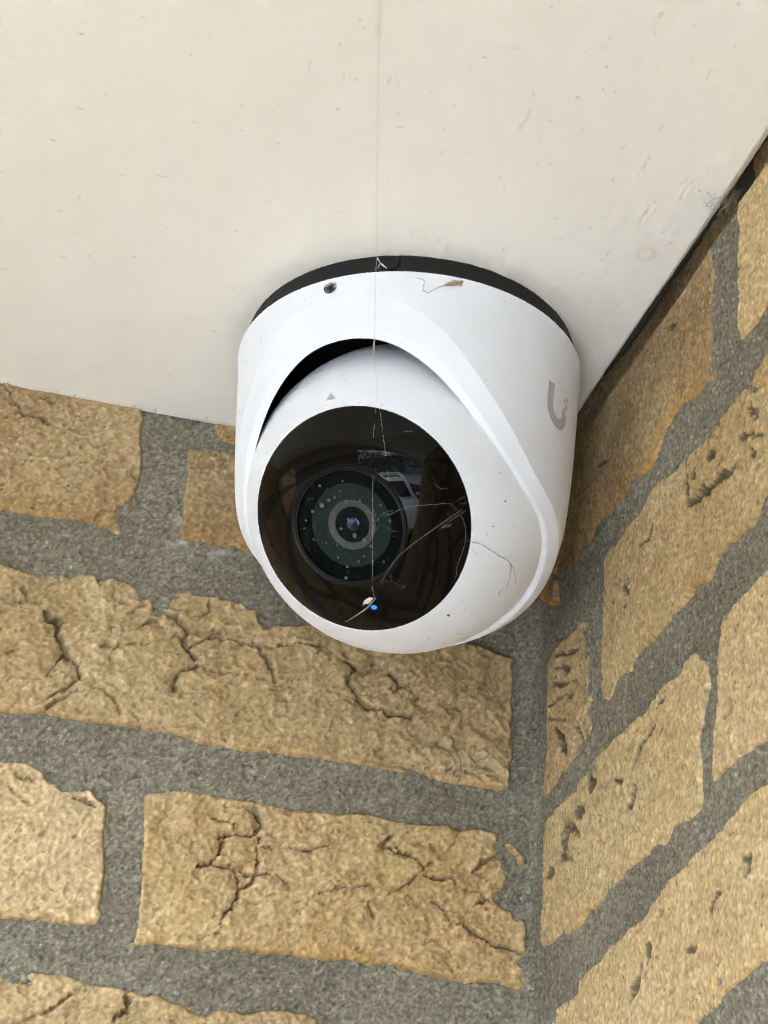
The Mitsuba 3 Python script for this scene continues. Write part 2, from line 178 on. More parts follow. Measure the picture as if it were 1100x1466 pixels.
# creases, cracks and pits: (points, width mm, depth mm)
a, b_, c_, d_ = (0, 780, 2.75), (400, 880, 2.75), (180, 1110, 3.4375), (480, 1150, 3.4375)
L_CRACKS = [(left(Z(p, *o)), w, h) for o, p, w, h in [
    (a, [(180, 285), (232, 300), (226, 350), (262, 415), (310, 468), (312, 522)], 1.9, 2.4), (a, [(182, 262), (190, 300), (232, 300)], 1.8, 2.0), (a, [(262, 420), (200, 492), (190, 512)], 1.0, 1.5), (a, [(312, 530), (380, 570), (450, 610), (475, 670)], 0.9, 1.4),
    (a, [(195, 505), (305, 500)], .7, .8), (a, [(200, 600), (250, 580), (300, 535)], 0.9, 1.3), (a, [(178, 642), (225, 622)], 2.0, 1.6), (a, [(0, 210), (100, 225), (170, 235)], 1.0, 1.0), (a, [(90, 170), (120, 212)], 1.6, 1.2), (a, [(600, 250), (700, 285), (735, 340), (732, 400), (780, 440)], 2.2, 2.4),
    (a, [(775, 480), (705, 495), (690, 530), (692, 572)], 1.5, 2.0), (a, [(740, 400), (800, 380), (870, 365), (930, 370), (1010, 400), (1060, 480), (1095, 570)], 1.3, 1.6), (a, [(740, 345), (820, 360), (900, 340)], 2.0, 1.0), (a, [(630, 420), (712, 430)], 0.8, 1.2), (a, [(390, 425), (420, 405), (475, 405), (560, 390)], 1.3, 1.0),
    (a, [(570, 312), (610, 300), (690, 352), (720, 360)], 0.9, 1.3), (a, [(825, 195), (830, 260), (800, 280)], 1.0, 1.4), (a, [(385, 120), (390, 165)], 1.2, 1.6), (a, [(265, 110), (268, 140)], 1.0, 1.2), (a, [(690, 745), (760, 752), (840, 745)], 0.6, 1.0), (a, [(790, 480), (900, 500), (1050, 530)], 0.9, 1.0), (a, [(20, 420), (60, 400), (130, 420)], 0.8, 0.7), (a, [(240, 620), (300, 580)], 0.8, 0.8), (a, [(130, 560), (140, 600), (200, 610)], 0.7, .8),
    (a, [(340, 350), (420, 345)], .8, .6), (a, [(480, 300), (560, 240)], .9, .7),
    (b_, [(265, 185), (302, 210), (285, 240), (275, 265), (310, 325), (350, 360), (400, 372), (432, 405), (520, 402)], 1.5, 2.4), (b_, [(270, 240), (285, 275), (310, 320)], 2.2, 1.8), (b_, [(320, 312), (380, 325), (440, 340)], 0.9, 1.1), (b_, [(440, 230), (472, 282), (458, 315)], 1.6, 1.8), (b_, [(470, 290), (545, 335)], 0.9, 1.3), (b_, [(410, 575), (500, 598), (600, 605), (700, 610), (800, 625), (890, 655)], 0.6, 1.0),
    (b_, [(650, 372), (740, 370), (850, 390)], 0.9, 0.8), (b_, [(365, 150), (368, 195), (355, 220)], 1.3, 1.4), (b_, [(0, 125), (80, 122), (170, 130)], 1.6, 1.2), (b_, [(170, 475), (215, 500)], 0.8, 1.0), (b_, [(0, 320), (30, 340), (40, 370)], .9, 1.0), (b_, [(820, 528), (826, 538)], 1.2, 1.0), (b_, [(745, 410), (850, 425)], .6, .6),
    (c_, [(640, 165), (672, 228), (630, 290), (560, 285), (500, 300), (478, 312)], 1.7, 2.6), (c_, [(492, 330), (455, 395), (402, 440), (360, 450)], 1.4, 2.6), (c_, [(402, 440), (440, 462), (510, 462), (558, 510), (570, 600), (525, 655), (482, 690), (450, 790)], 0.7, 2.2), (c_, [(655, 300), (645, 490), (605, 550), (570, 560)], 0.9, 2.0),
    (c_, [(500, 450), (600, 490), (640, 495), (740, 490), (805, 530)], 1.0, 1.3), (c_, [(810, 352), (870, 372), (940, 370), (1000, 350)], 1.5, 2.0), (c_, [(530, 272), (532, 222), (440, 212)], 0.8, 1.2), (c_, [(700, 590), (820, 600), (920, 650), (1010, 700)], 0.7, 0.9), (c_, [(960, 582), (1050, 550), (1110, 556)], 1.2, 1.6), (c_, [(60, 800), (200, 800), (430, 792), (560, 815)], 0.6, 0.8), (c_, [(700, 290), (740, 310)], .8, 1.2), (c_, [(640, 175), (600, 160)], .8, 1.0), (c_, [(670, 340), (760, 370), (800, 430)], .9, .9), (c_, [(580, 610), (640, 640)], .7, .9), (c_, [(130, 470), (170, 500), (240, 560)], .7, .5),
    (d_, [(225, 210), (300, 235), (400, 272), (440, 310)], 1.2, 2.0), (d_, [(225, 205), (260, 185)], 1.8, 1.8), (d_, [(440, 312), (408, 350), (320, 430), (262, 452)], 1.1, 1.8), (d_, [(410, 352), (480, 370), (570, 365), (610, 410), (690, 430), (770, 470)], 1.2, 1.7), (d_, [(440, 310), (485, 278)], 1.0, 1.2), (d_, [(470, 480), (545, 528), (562, 580), (650, 600), (700, 650), (780, 702), (865, 690), (920, 740)], 1.2, 1.9),
    (d_, [(780, 700), (850, 690), (890, 720)], 2.2, 1.6), (d_, [(0, 415), (60, 420), (140, 410), (190, 440)], 1.1, 1.4), (d_, [(150, 500), (190, 572)], 1.2, 1.2), (d_, [(680, 340), (740, 290), (790, 270)], 1.8, 1.5), (d_, [(690, 500), (760, 470)], 1.2, 1.4), (d_, [(570, 192), (605, 150)], 0.9, 1.0), (d_, [(930, 830), (900, 780)], 1.2, 1.2), (d_, [(700, 330), (830, 420), (850, 380)], 1.1, 1.1), (d_, [(350, 480), (440, 520)], .9, .8), (d_, [(260, 450), (240, 560)], .7, .6),
    ((0, 500, 3.0556), [(0, 150), (60, 215), (110, 290), (180, 310), (260, 345), (340, 395)], 1.0, 1.6), ((0, 500, 3.0556), [(110, 290), (85, 305)], 1.2, 1.6), ((0, 500, 3.0556), [(420, 420), (480, 500), (560, 480)], 0.8, 0.6), ((0, 500, 3.0556), [(830, 520), (930, 512), (1000, 505)], 0.7, 0.9), ((0, 500, 3.0556), [(940, 420), (990, 480)], 1.0, 1.0), ((0, 500, 3.0556), [(180, 210), (260, 240)], 1.0, .9),
    ((0, 1060, 3.6125), [(180, 1420), (260, 1405), (330, 1350), (380, 1330)], 1.2, 1.5), ((0, 1060, 3.6125), [(600, 1440), (660, 1400), (650, 1340)], 1.4, 1.6), ((0, 1060, 3.6125), [(430, 1370), (560, 1420)], .9, 1.0), ((0, 1060, 3.6125), [(150, 1440), (190, 1430)], 1.6, 1.5), ((0, 1060, 3.6125), [(330, 280), (400, 300), (500, 330)], 1.0, 1.6), ((0, 1060, 3.6125), [(40, 230), (100, 300), (150, 320)], 2.0, 1.2), ((0, 1060, 3.6125), [(80, 170), (180, 190)], 1.5, 1.0), ((0, 1060, 3.6125), [(180, 935), (300, 940), (380, 950)], .5, .7)]]
e_, f_, g_ = (740, 780, 3.4375), (740, 1100, 3.0556), (840, 440, 3.8577)
R_CRACKS = [(right(Z(p, *o)), w, h) for o, p, w, h in [
    (e_, [(550, 160), (548, 175)], 1.6, 1.8), (e_, [(535, 215), (545, 240)], 1.8, 1.0), (e_, [(540, 290), (545, 310)], 1.0, .8), (e_, [(575, 1210), (560, 1255)], 1.9, 4.0), (e_, [(560, 1255), (535, 1305)], .8, 1.2), (e_, [(610, 1000), (590, 1050), (575, 1100)], 1.1, 1.5), (e_, [(690, 890), (640, 950), (610, 1000)], 1.0, 1.0), (e_, [(735, 760), (690, 810)], .7, .8), (e_, [(730, 910), (705, 970)], .6, .7),
    (e_, [(350, 1150), (375, 1180)], 1.9, 1.6), (e_, [(480, 1165), (520, 1170)], 1.8, 1.4), (e_, [(300, 1310), (320, 1320)], 2.2, 1.2), (e_, [(185, 900), (215, 950), (240, 1030)], 2.4, 1.6), (e_, [(210, 600), (260, 610)], 1.4, 1.0), (e_, [(300, 900), (330, 980)], 1.3, 1.1), (e_, [(170, 790), (210, 760), (270, 740)], 1.0, 1.2), (e_, [(320, 420), (350, 470), (330, 560)], 1.2, 1.2), (e_, [(340, 370), (375, 360)], 1.6, 1.2), (e_, [(190, 700), (300, 660)], 1.0, 1.0), (e_, [(200, 560), (290, 500)], .9, .9), (e_, [(160, 860), (230, 850)], 1.0, 1.0),
    (f_, [(220, 265), (210, 310)], 3.0, 1.5), (f_, [(235, 250), (270, 300)], 1.6, .9), (f_, [(270, 185), (275, 205)], 2.0, 1.0), (f_, [(185, 390), (245, 400)], 1.6, .9), (f_, [(140, 450), (150, 465)], 2.0, 1.2), (f_, [(365, 215), (360, 250)], .7, .9), (f_, [(1022, 405), (1018, 440)], 2.0, 2.4), (f_, [(895, 545), (860, 590), (855, 620)], .9, 1.0), (f_, [(580, 800), (575, 835)], 1.5, 1.6), (f_, [(545, 880), (538, 940), (500, 1000), (495, 1025)], 1.5, 2.2), (f_, [(785, 780), (740, 800)], .9, .7), (f_, [(790, 820), (795, 850)], .6, .6), (f_, [(930, 290), (985, 288)], .6, .7), (f_, [(495, 465), (480, 480)], 1.4, 1.2), (f_, [(640, 550), (630, 580)], 1.0, .6),
    (g_, [(650, 1010), (645, 1040), (690, 1015)], 2.4, 3.4), (g_, [(640, 1045), (575, 1085)], 1.4, 1.8), (g_, [(575, 1085), (570, 1000), (560, 900), (555, 830)], 1.4, 1.2), (g_, [(690, 1010), (720, 960), (820, 900)], 1.6, 1.3), (g_, [(690, 820), (715, 800)], 1.6, 1.3), (g_, [(600, 920), (605, 930)], 1.6, 1.2), (g_, [(375, 1190), (340, 1280), (290, 1320)], .7, 1.1), (g_, [(915, 560), (940, 610)], 2.0, 1.0), (g_, [(930, 830), (920, 800)], 1.4, .9), (g_, [(70, 890), (110, 860)], 1.0, 1.2), (g_, [(850, 720), (990, 700)], 1.0, .8), (g_, [(460, 110), (490, 90)], 1.6, 1.0), (g_, [(460, 310), (480, 330)], 1.2, .8)]]

PAL = [(172, 146, 106), (172, 146, 106), (190, 164, 120), (142, 118, 86), (194, 167, 126), (160, 132, 96), (182, 153, 107)]  # darkest tone: shade on the brick beside the soffit put into its colour
def brick(wall, poly, lump, tone, cracks, seed, step=0.00038):
    lo, hi = poly.min(0) - 0.002, poly.max(0) + 0.002
    U, V = np.meshgrid(np.arange(lo[0], hi[0], step), np.arange(lo[1], hi[1], step), indexing='ij')
    s0 = signed(U, V, poly)
    sd = s0 + 0.00055 * gn(U, V, 0.0045, seed + 1) + 0.0004 * gn(U, V, 0.0016, seed + 2) + 0.00012 * gn(U, V, 0.0008, seed + 3)
    wu, wv = U + 0.0011 * gn(U, V, 0.006, seed + 4) + 0.0005 * gn(U, V, 0.002, seed + 5), V + 0.0011 * gn(U, V, 0.006, seed + 6) + 0.0005 * gn(U, V, 0.002, seed + 7)
    crease = 1 - np.abs(gn(wu, wv, 0.011, seed + 8)) * 2.2
    crease = np.clip(crease, 0, 1) ** 4
    mask = smooth(-0.1, 0.6, gn(U, V, 0.02, seed + 9))
    h = 0.0002 + lump * (0.0009 * gn(wu, wv, 0.012, seed + 10) + 0.0005 * gn(wu, wv, 0.0045, seed + 11) + 0.00016 * gn(wu, wv, 0.002, seed + 12))
    h -= lump * 0.0008 * crease * mask
    carve, stain_shade, rub, flap = (np.zeros_like(U) for _ in range(4))
    rg = np.random.default_rng(seed)
    def speckle(sg): x = ndimage.gaussian_filter(rg.normal(0, 1, U.shape), sg); return x / x.std()
    cu, cv = U + 0.0007 * gn(U, V, 0.003, seed + 13) + 0.0004 * gn(U, V, 0.0012, seed + 14) + 0.0002 * speckle(0.8), V + 0.0007 * gn(U, V, 0.003, seed + 15) + 0.0004 * gn(U, V, 0.0012, seed + 16) + 0.0002 * speckle(0.8)
    ws, ds = (1.45, 1.3) if wall == 'R' else (1.0, 1.0)
    wvar = 0.95 + 0.6 * gn(U, V, 0.0035, seed + 17)
    for pts, w, dep in cracks:
        plo, phi_ = pts.min(0) - 0.006, pts.max(0) + 0.006
        if (phi_ < lo).any() or (plo > hi).any(): continue
        i0, i1 = np.searchsorted(U[:, 0], [plo[0], phi_[0]]); j0, j1 = np.searchsorted(V[0], [plo[1], phi_[1]])
        if i1 <= i0 or j1 <= j0: continue
        sl = np.s_[i0:i1, j0:j1]
        dm, w, dep = seg_dist(cu[sl], cv[sl], pts), w * ws, dep * ds
        rub[sl] = np.maximum(rub[sl], (0.4 if wall == 'R' else 1.0) * min(1.0, dep / 1.6) * np.exp(-(dm / 0.0032) ** 2))
        wv_ = np.clip(wvar[sl], 0.25 if wall == 'L' else 0.75, 1.8)
        d = dm / (w * (0.00028 if wall == 'L' else 0.00036) * wv_)
        side = seg_side(cu[sl], cv[sl], pts)
        dep = dep * np.clip(0.35 + 0.8 * wv_, 0.3, 1.3)
        carve[sl] = np.maximum(carve[sl], dep * (0.00062 if wall == 'L' else 0.0007) * np.exp(-d ** 2.2) + dep * (0.00026 if wall == 'L' else 0.00004) * np.exp(-(dm / 0.0017) ** 2))
        flap[sl] += np.where(side > 0, 1, -0.5) * dep * (0.00026 if wall == 'L' else 0.00005) * np.exp(-dm / 0.003)
        stain_shade[sl] = np.maximum(stain_shade[sl], np.minimum(1, dep / 1.9) * np.exp(-(d / (1.15 if wall == 'L' else 1.45)) ** 2.5))
    rub = np.clip(rub * min(1.0, 0.5 + lump / 2) + 0.5 * mask * np.clip(lump - 0.45, 0, 1), 0, 1)
    clump = gn(wu, wv, 0.0034, seed + 18); clump2 = gn(wu, wv, 0.0019, seed + 19)
    big = np.abs(gn(wu, wv, 0.0075, seed + 40))
    h += (1.5 if wall == 'L' else 0.9) * rub * (0.0010 * np.minimum(big, 0.7) + 0.00085 * np.minimum(np.abs(clump), 0.8) + 0.00045 * np.minimum(np.abs(clump2), 0.8) - 0.0007)
    fold = np.exp(-(np.abs(clump) / 0.10) ** 2) * rub * smooth(0.0, 0.6, gn(U, V, 0.006, seed + 41))
    # flakes: ragged plates that have broken away one above the other
    fl = gn(wu + 0.0004 * speckle(1.0), wv + 0.0004 * speckle(1.0), 0.013, seed + 42) + 0.35 * gn(wu, wv, 0.004, seed + 43)
    plates = smooth(0.10, 0.16, fl) + 0.8 * smooth(0.42, 0.48, fl) - 0.8 * smooth(0.30, 0.36, -fl)
    h += 0.0008 * plates * np.clip(lump - 0.35, 0, 0.9) * np.clip(0.1 + rub + 0.8 * mask, 0, 1)
    rag = stain_shade + 0.16 * speckle(0.9) + 0.2 * gn(U, V, 0.0017, seed + 44)
    core = smooth(0.36, 0.62, rag) * smooth(0.04, 0.12, stain_shade)
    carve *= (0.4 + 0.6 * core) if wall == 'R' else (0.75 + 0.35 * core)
    h += np.clip(flap, -0.0008, 0.0011) - carve
    g1, g2, g3 = speckle(0.75), speckle(1.1), speckle(2.2)
    gs = 1.0 if wall == 'L' else 0.55
    h += gs * (0.00010 * g1 + 0.00007 * g2 + 0.00003 * g3)
    pit = smooth(0.86, 1.05, gn(U, V, 0.0016, seed + 22)); h -= 0.0005 * pit
    er = 0.0011 if wall == 'L' else 0.0006
    h = np.where(sd > 0, h + ((-0.0019 if wall == 'L' else -0.0010) - h) * (1 - np.sqrt(np.clip(1 - (1 - np.clip(sd / er, 0, 1)) ** 2, 0, 1))) * 0.9, (-0.0019 if wall == 'L' else -0.0010) + sd * 3.0)
    if wall == 'R': h = h - (0.0034 * smooth(-0.006, 0.0, V) + 0.003 * smooth(-0.001, 0.006, V)) * smooth(-0.02, -0.06, U)
    P = SIGN[wall](U, h, V)
    # colour of the fired clay, what has settled in it, and painted shade
    base, pale, oran = srgb(*PAL[tone]), srgb(200, 178, 138), srgb(182, 134, 66)
    t = smooth(-0.7, 0.9, gn(U, V, 0.018, seed + 30) + 0.3 * gn(U, V, 0.004, seed + 31))[..., None]
    col = base * (1 - 0.5 * t) + pale * 0.5 * t
    pink = smooth(0.2, 1.1, gn(U, V, 0.02, seed + 32))[..., None] * 0.22
    col = col * (1 - pink) + srgb(184, 142, 102) * pink
    vlow = smooth(0.010, 0.0, V - V.min() - 0.002 + 0 * U)
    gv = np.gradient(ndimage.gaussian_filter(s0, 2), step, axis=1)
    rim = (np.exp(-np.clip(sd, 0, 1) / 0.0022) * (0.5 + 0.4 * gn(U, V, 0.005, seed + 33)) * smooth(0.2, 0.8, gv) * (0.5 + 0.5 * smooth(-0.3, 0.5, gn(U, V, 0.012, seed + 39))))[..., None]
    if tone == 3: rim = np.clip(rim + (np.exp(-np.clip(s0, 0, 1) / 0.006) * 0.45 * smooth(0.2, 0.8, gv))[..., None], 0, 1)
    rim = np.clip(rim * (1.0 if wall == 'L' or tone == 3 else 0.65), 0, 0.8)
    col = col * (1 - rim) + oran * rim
    col = col * np.exp(0.14 * g1 + 0.095 * g2 + 0.02 * g3)[..., None]
    lt = smooth(1.7, 2.6, speckle(0.7))[..., None] * 0.6
    col = col * (1 - lt) + srgb(226, 210, 180) * lt
    dk = np.clip(smooth(1.9, 2.6, speckle(0.9)) * 0.65 + pit * 0.4, 0, .8)[..., None]
    col = col * (1 - dk) + srgb(96, 74, 50) * dk
    wide = np.clip(0.32 * smooth(0.05, 0.7, stain_shade + 0.1 * speckle(1.0)) + 0.25 * fold + 0.12 * crease * mask * min(lump, 1), 0, 0.6)[..., None]
    col = col * (1 - wide) + srgb(104, 97, 86) * wide
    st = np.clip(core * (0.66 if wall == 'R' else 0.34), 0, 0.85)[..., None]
    col = col * (1 - st) + (srgb(74, 64, 52) if wall == 'L' else srgb(58, 52, 46)) * st  # dark cores: dirt in the cracks, plus shade of deep pits painted in
    col = np.clip(col * np.array([0.98, 1.0, 1.01]) * (0.92 if wall == 'L' else 0.94), 0.01, 0.9)
    q = np.minimum.reduce([sd[:-1, :-1], sd[1:, :-1], sd[1:, 1:], sd[:-1, 1:]])
    mesh, used = grid_mesh(P, q > -0.00075)
    if wall == 'L': pass
    else: mesh = (mesh[0], mesh[1][:, ::-1])
    return mesh, col.reshape(-1, 3)[used]

def mortar(wall, bricks, u0, z0, z1, seed, step=0.00042):
    U, V = np.meshgrid(np.arange(u0, 0.006, step), np.arange(z0, z1, step), indexing='ij')
    near = np.full(U.shape, -1.0)
    for poly, *_ in bricks:
        lo, hi = poly.min(0) - 0.01, poly.max(0) + 0.01
        i0, i1 = np.searchsorted(U[:, 0], [lo[0], hi[0]]); j0, j1 = np.searchsorted(V[0], [lo[1], hi[1]])
        if i1 <= i0 or j1 <= j0: continue
        near[i0:i1, j0:j1] = np.maximum(near[i0:i1, j0:j1], signed(U[i0:i1, j0:j1], V[i0:i1, j0:j1], poly))
    h = (-0.0015 if wall == 'L' else -0.0006) + 0.00045 * gn(U, V, 0.016, seed) + 0.00030 * gn(U, V, 0.006, seed + 1)
    rg = np.random.default_rng(seed)
    def speckle(sg): x = ndimage.gaussian_filter(rg.normal(0, 1, U.shape), sg); return x / x.std()
    g1, g2, g3 = speckle(0.55), speckle(0.9), speckle(2.4)
    h += 0.00005 * gn(U, V, 0.0022, seed + 2) + 0.00010 * g1 + 0.00005 * g2 + 0.00002 * g3
    h += (0.0003 + 0.0008 * gn(U, V, 0.008, seed + 15) + 0.0004 * gn(U, V, 0.003, seed + 18)) * np.exp(-np.abs(near) / 0.0025)
    h += 0.0016 * np.exp(-np.clip(-U, 0, 1) / 0.002)
    hole = smooth(0.95, 1.15, gn(U, V, 0.0022, seed + 5)); h -= 0.0007 * hole
    t = smooth(-0.8, 0.8, gn(U, V, 0.02, seed + 6))[..., None]
    col = (srgb(114, 109, 95) * (1 - t) + srgb(124, 119, 104) * t) * (1 + 0.06 * gn(U, V, 0.035, seed + 16) + 0.04 * gn(U / 4, V, 0.0022, seed + 17))[..., None]
    col = col * np.exp(0.22 * g1 + 0.10 * g2 + 0.01 * g3)[..., None]
    lt = smooth(1.5, 2.4, speckle(0.7))[..., None] * 0.6
    col = col * (1 - lt) + srgb(172, 166, 152) * lt
    wh = smooth(3.2, 3.6, speckle(0.8))[..., None] * 0.8
    dk = smooth(1.6, 2.6, speckle(0.9))[..., None] * 0.6
    col = col * (1 - dk) + srgb(62, 58, 52) * dk
    col = col * (1 - wh) + srgb(225, 222, 215) * wh
    if wall == 'L':   # lime bloom at the lower left corner of one brick
        bl = left([(262, 762)])[0]; line = left([(266, 735), (258, 772), (300, 782), (366, 792)])
        g = np.exp(-(seg_dist(U, V, line) / 0.0022) ** 2) * smooth(0.15, 0.5, gn(U, V, 0.0018, seed + 12))
        g = np.clip(g + np.exp(-(np.hypot(U - bl[0] + 0.002, V - bl[1]) / 0.004) ** 2) * smooth(0.35, 0.7, gn(U, V, 0.0013, seed + 13)), 0, 1)[..., None] * 0.5
        col = col * (1 - g) + srgb(205, 200, 198) * g; h = h + 0.0006 * g[..., 0]
    if wall == 'R': h = h - (0.0045 * smooth(-0.006, 0.001, V) + 0.003 * smooth(-0.001, 0.006, V)) * smooth(-0.02, -0.06, U)
    q = np.minimum.reduce([near[:-1, :-1], near[1:, :-1], near[1:, 1:], near[:-1, 1:]])
    mesh, used = grid_mesh(SIGN[wall](U, h, V), q < 0.0034)
    if wall == 'R': mesh = (mesh[0], mesh[1][:, ::-1])
    return mesh, np.clip(col.reshape(-1, 3)[used], 0.01, 0.9)

def far_bricks(p, n, uv):
    u = p.x + p.y
    r = mi.Float(p.z) / 0.0605
    row = dr.floor(r)
    x = u / 0.215 + 0.5 * (row - 2 * dr.floor(row / 2))
    fx, fz = x - dr.floor(x), r - row
    inb = mikit.smoothstep(0.0, 0.02, fx - 0.08) * mikit.smoothstep(0.0, 0.04, fz - 0.27)
    g = mikit.fbm(p.x * 220, p.y * 220, p.z * 220, 2)
    brick_c = mikit.mix((0.40, 0.27, 0.12), (0.55, 0.42, 0.24), mikit.cell_rand(dr.floor(x), row) * 0.5 + 0.5 * g)
    return mikit.mix((0.15, 0.145, 0.13), brick_c, inb)
scene['far_brickwork'] = {'type': 'diffuse', 'reflectance': mikit.proc(far_bricks)}

for key, wall, bricks, cracks, sd0, lab in (('brick_wall', 'L', L_BRICKS, L_CRACKS, 100, 'weathered buff brick wall with thick grey joints directly behind and left of the white camera'),
                                            ('brick_wall_001', 'R', R_BRICKS, R_CRACKS, 5000, 'sandy buff brick wall running steeply towards the viewer on the right')):
    m, c = mortar(wall, bricks, -0.27, -0.275, 0.016, sd0 + 1)
    add(key + '__mortar', m, 'stone', smooth=True, color=c)
    for i, (poly, lump, tone) in enumerate(bricks):
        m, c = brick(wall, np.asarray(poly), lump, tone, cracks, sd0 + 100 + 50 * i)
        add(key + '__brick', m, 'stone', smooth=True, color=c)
    tag(key, lab, 'wall')
    # the wall carries on below, beside and behind what the photograph shows
    if wall == 'L':
        body = [box((-1.0, 0.0075, GZ), (0.3, 0.21, 1.0)), box((-1.0, -0.0008, GZ), (-0.2705, 0.0075, 1.0)), box((-0.2705, -0.0008, GZ), (0.004, 0.0075, -0.2752)), box((-0.2705, 0.0005, 0.0165), (0.004, 0.0075, 1.0))]
    else:
        body = [box((0.0075, -6.0, GZ), (0.3, 0.0072, 1.0)), box((-0.0008, -6.0, GZ), (0.0075, -0.2705, 1.0)), box((-0.0008, -0.2705, GZ), (0.0075, -0.0012, -0.2752)), box((0.0005, -0.2705, 0.0165), (0.0075, -0.0012, 1.0))]
    add(key + '__lower_wall', join(body), 'far_brickwork')

# ------------------------------------------------------------------ soffit
st = 0.0005
U, V = np.meshgrid(np.arange(-0.235, 0.0, st), np.arange(-0.262, 0.0006, st), indexing='ij')
edge = -0.0024 + 0.0024 * smooth(-0.06, -0.18, V) + 0.00008 * gn(U * 0, V, 0.004, 8)      # the board's long edge beside the right wall
Ue = U * (0.235 + edge) / 0.235 + edge * 0 + (edge) * 0
Ue = -0.235 + (U + 0.235) * (edge + 0.235) / (0.235 - st)
U = Ue
dn = np.zeros_like(U)                                      # > 0 is proud, downwards
dn += 0.0001 * gn(U, V, 0.03, 1) + 0.00008 * gn(U, V, 0.011, 2) + 0.00006 * gn(U, V, 0.005, 3)
rough = smooth(-0.11, -0.01, U) * 0.8 + 0.25
dn += 0.00003 * rough * gn(U / 0.6, V / 2.2, 0.0022, 4) + 0.00010 * gn(U, V, 0.0026, 9) * (0.5 + 0.6 * rough) + 0.00008 * gn(U * 1.0, V / 4.0, 0.0014, 5) * (0.4 + 0.7 * rough) + 0.00002 * gn(U / 3.0, V, 0.0012, 6)
col = np.ones(U.shape + (3,)) * np.array([0.80, 0.775, 0.70])
col *= (1 + 0.012 * gn(U, V, 0.05, 11) + 0.008 * gn(U, V, 0.004, 12))[..., None]
rs = np.random.default_rng(31)
def mark(u, v, lu, lv, rot, dep, dirt, tint=(0.11, 0.10, 0.085), ridge=0.0):
    r = 3 * max(lu, lv) + 0.001
    i0, i1 = np.searchsorted(U[:, V.shape[1] // 2], [u - r, u + r]); j0, j1 = np.searchsorted(V[0], [v - r, v + r])
    if i1 <= i0 or j1 <= j0: return
    s = np.s_[i0:i1, j0:j1]
    du, dv = U[s] - u, V[s] - v
    a_, b2_ = du * math.cos(rot) + dv * math.sin(rot), -du * math.sin(rot) + dv * math.cos(rot)
    d = np.sqrt((a_ / lu) ** 2 + (b2_ / lv) ** 2) + 0.25 * gn(U[s], V[s], 0.0012, int(abs(u * 1e5)) % 997)
    dn[s] += -dep * np.exp(-d ** 2) + ridge * np.exp(-((d - 1.6) / 0.6) ** 2)
    m = (np.clip(dirt * np.exp(-(d * 1.1) ** 3), 0, 0.95))[..., None]
    col[s] = col[s] * (1 - m) + np.array(tint) * m
for _ in range(260):                                        # open grain in the board, mostly along its length and towards the wall
    u = -0.11 * rs.random() ** 1.2 - 0.003; v = -rs.random() * 0.24
    L = rs.uniform(0.0004, 0.0016)
    mark(u, v, 0.00024, L, rs.normal(0, 0.06), rs.uniform(0.0001, 0.0003), rs.choice([0, 0, 0, 0, 0, 0.25]), ridge=0.00014)
for _ in range(130):                                        # small nicks and fly specks
    u, v = -0.22 * rs.random(), -0.25 * rs.random()
    mark(u, v, rs.uniform(0.0002, 0.00042), rs.uniform(0.0002, 0.00034), rs.uniform(0, 3), rs.uniform(0, 0.0001), rs.uniform(0.1, 0.5))
for _ in range(50):                                         # brush hairs and flat nicks across the board
    u, v = -0.06 - 0.13 * rs.random(), -0.22 * rs.random()
    mark(u, v, rs.uniform(0.0006, 0.0015), 0.00022, rs.normal(0, 0.12), rs.uniform(-0.00025, 0.0002), rs.choice([0, 0, 0.2, 0.3]))
S2 = (0, 0, 1.9643); S1 = (600, 0, 2.2)
for o, pts in ((S2, [(403, 46, .8, .5, .5), (229, 96, 1.3, .3, .6), (538, 155, .9, .7, .45), (588, 104, .6, .5, .4), (882, 208, .3, .9, .6), (950, 306, 1.2, .4, .7), (547, 343, 1.6, .3, .45), (453, 583, 2.2, .5, -.9), (681, 578, 1.2, .5, -.9), (662, 704, 2.6, .45, -.9), (535, 596, .9, .4, -.8), (222, 554, .35, 1.2, .8), (612, 633, 1.2, .4, .6), (360, 726, 2.2, .8, -.7), (376, 724, 1.0, .5, .7), (252, 720, .6, .6, .6), (575, 530, 1.5, .4, .6), (345, 492, 1.6, .4, .4), (150, 394, 1.4, .35, .5), (126, 488, 1.0, .35, .5), (215, 657, 1.6, .4, .4), (782, 403, 1.0, .35, .6), (770, 313, .8, .3, .5)]),
               (S1, [(207, 180, 1.2, .7, .6), (592, 213, .9, .7, .7), (502, 306, .9, .7, .6), (40, 292, .9, .4, .6), (110, 332, 1.0, .5, .5), (78, 406, .7, .5, .6), (410, 380, .7, .5, .6), (1008, 15, 1.0, .6, .6), (745, 110, .8, .4, .5), (652, 254, 1.0, .35, .7), (526, 166, .8, .5, .4), (530, 735, 1.6, .5, -.8), (325, 580, 1.3, .9, -.7), (884, 600, .6, .5, .8), (434, 686, .8, .5, .8), (870, 78, .9, .4, .4)])):
    for x, y, lu, lv, dirt in pts:
        w = on_plane(Z([(x, y)], *o), 2)[0]
        if dirt > 0: mark(w[0], w[1], lu * 0.00055, lv * 0.00055, 0.05, 0.0001, dirt * 0.75)
        else: mark(w[0], w[1], lu * 0.0006, lv * 0.0006, 0.05, -0.00025, -dirt, (0.83, 0.82, 0.78))
for x, y, r in ((809, 717, 1.8), (790, 758, 1.3), (772, 745, 1.0)):      # lumps of filler near the edge
    w = on_plane(Z([(x, y)], *S1), 2)[0]; mark(w[0], w[1], 0.0009 * r, 0.0011 * r, 0.2, -0.00035, 0.6, (0.82, 0.80, 0.75))
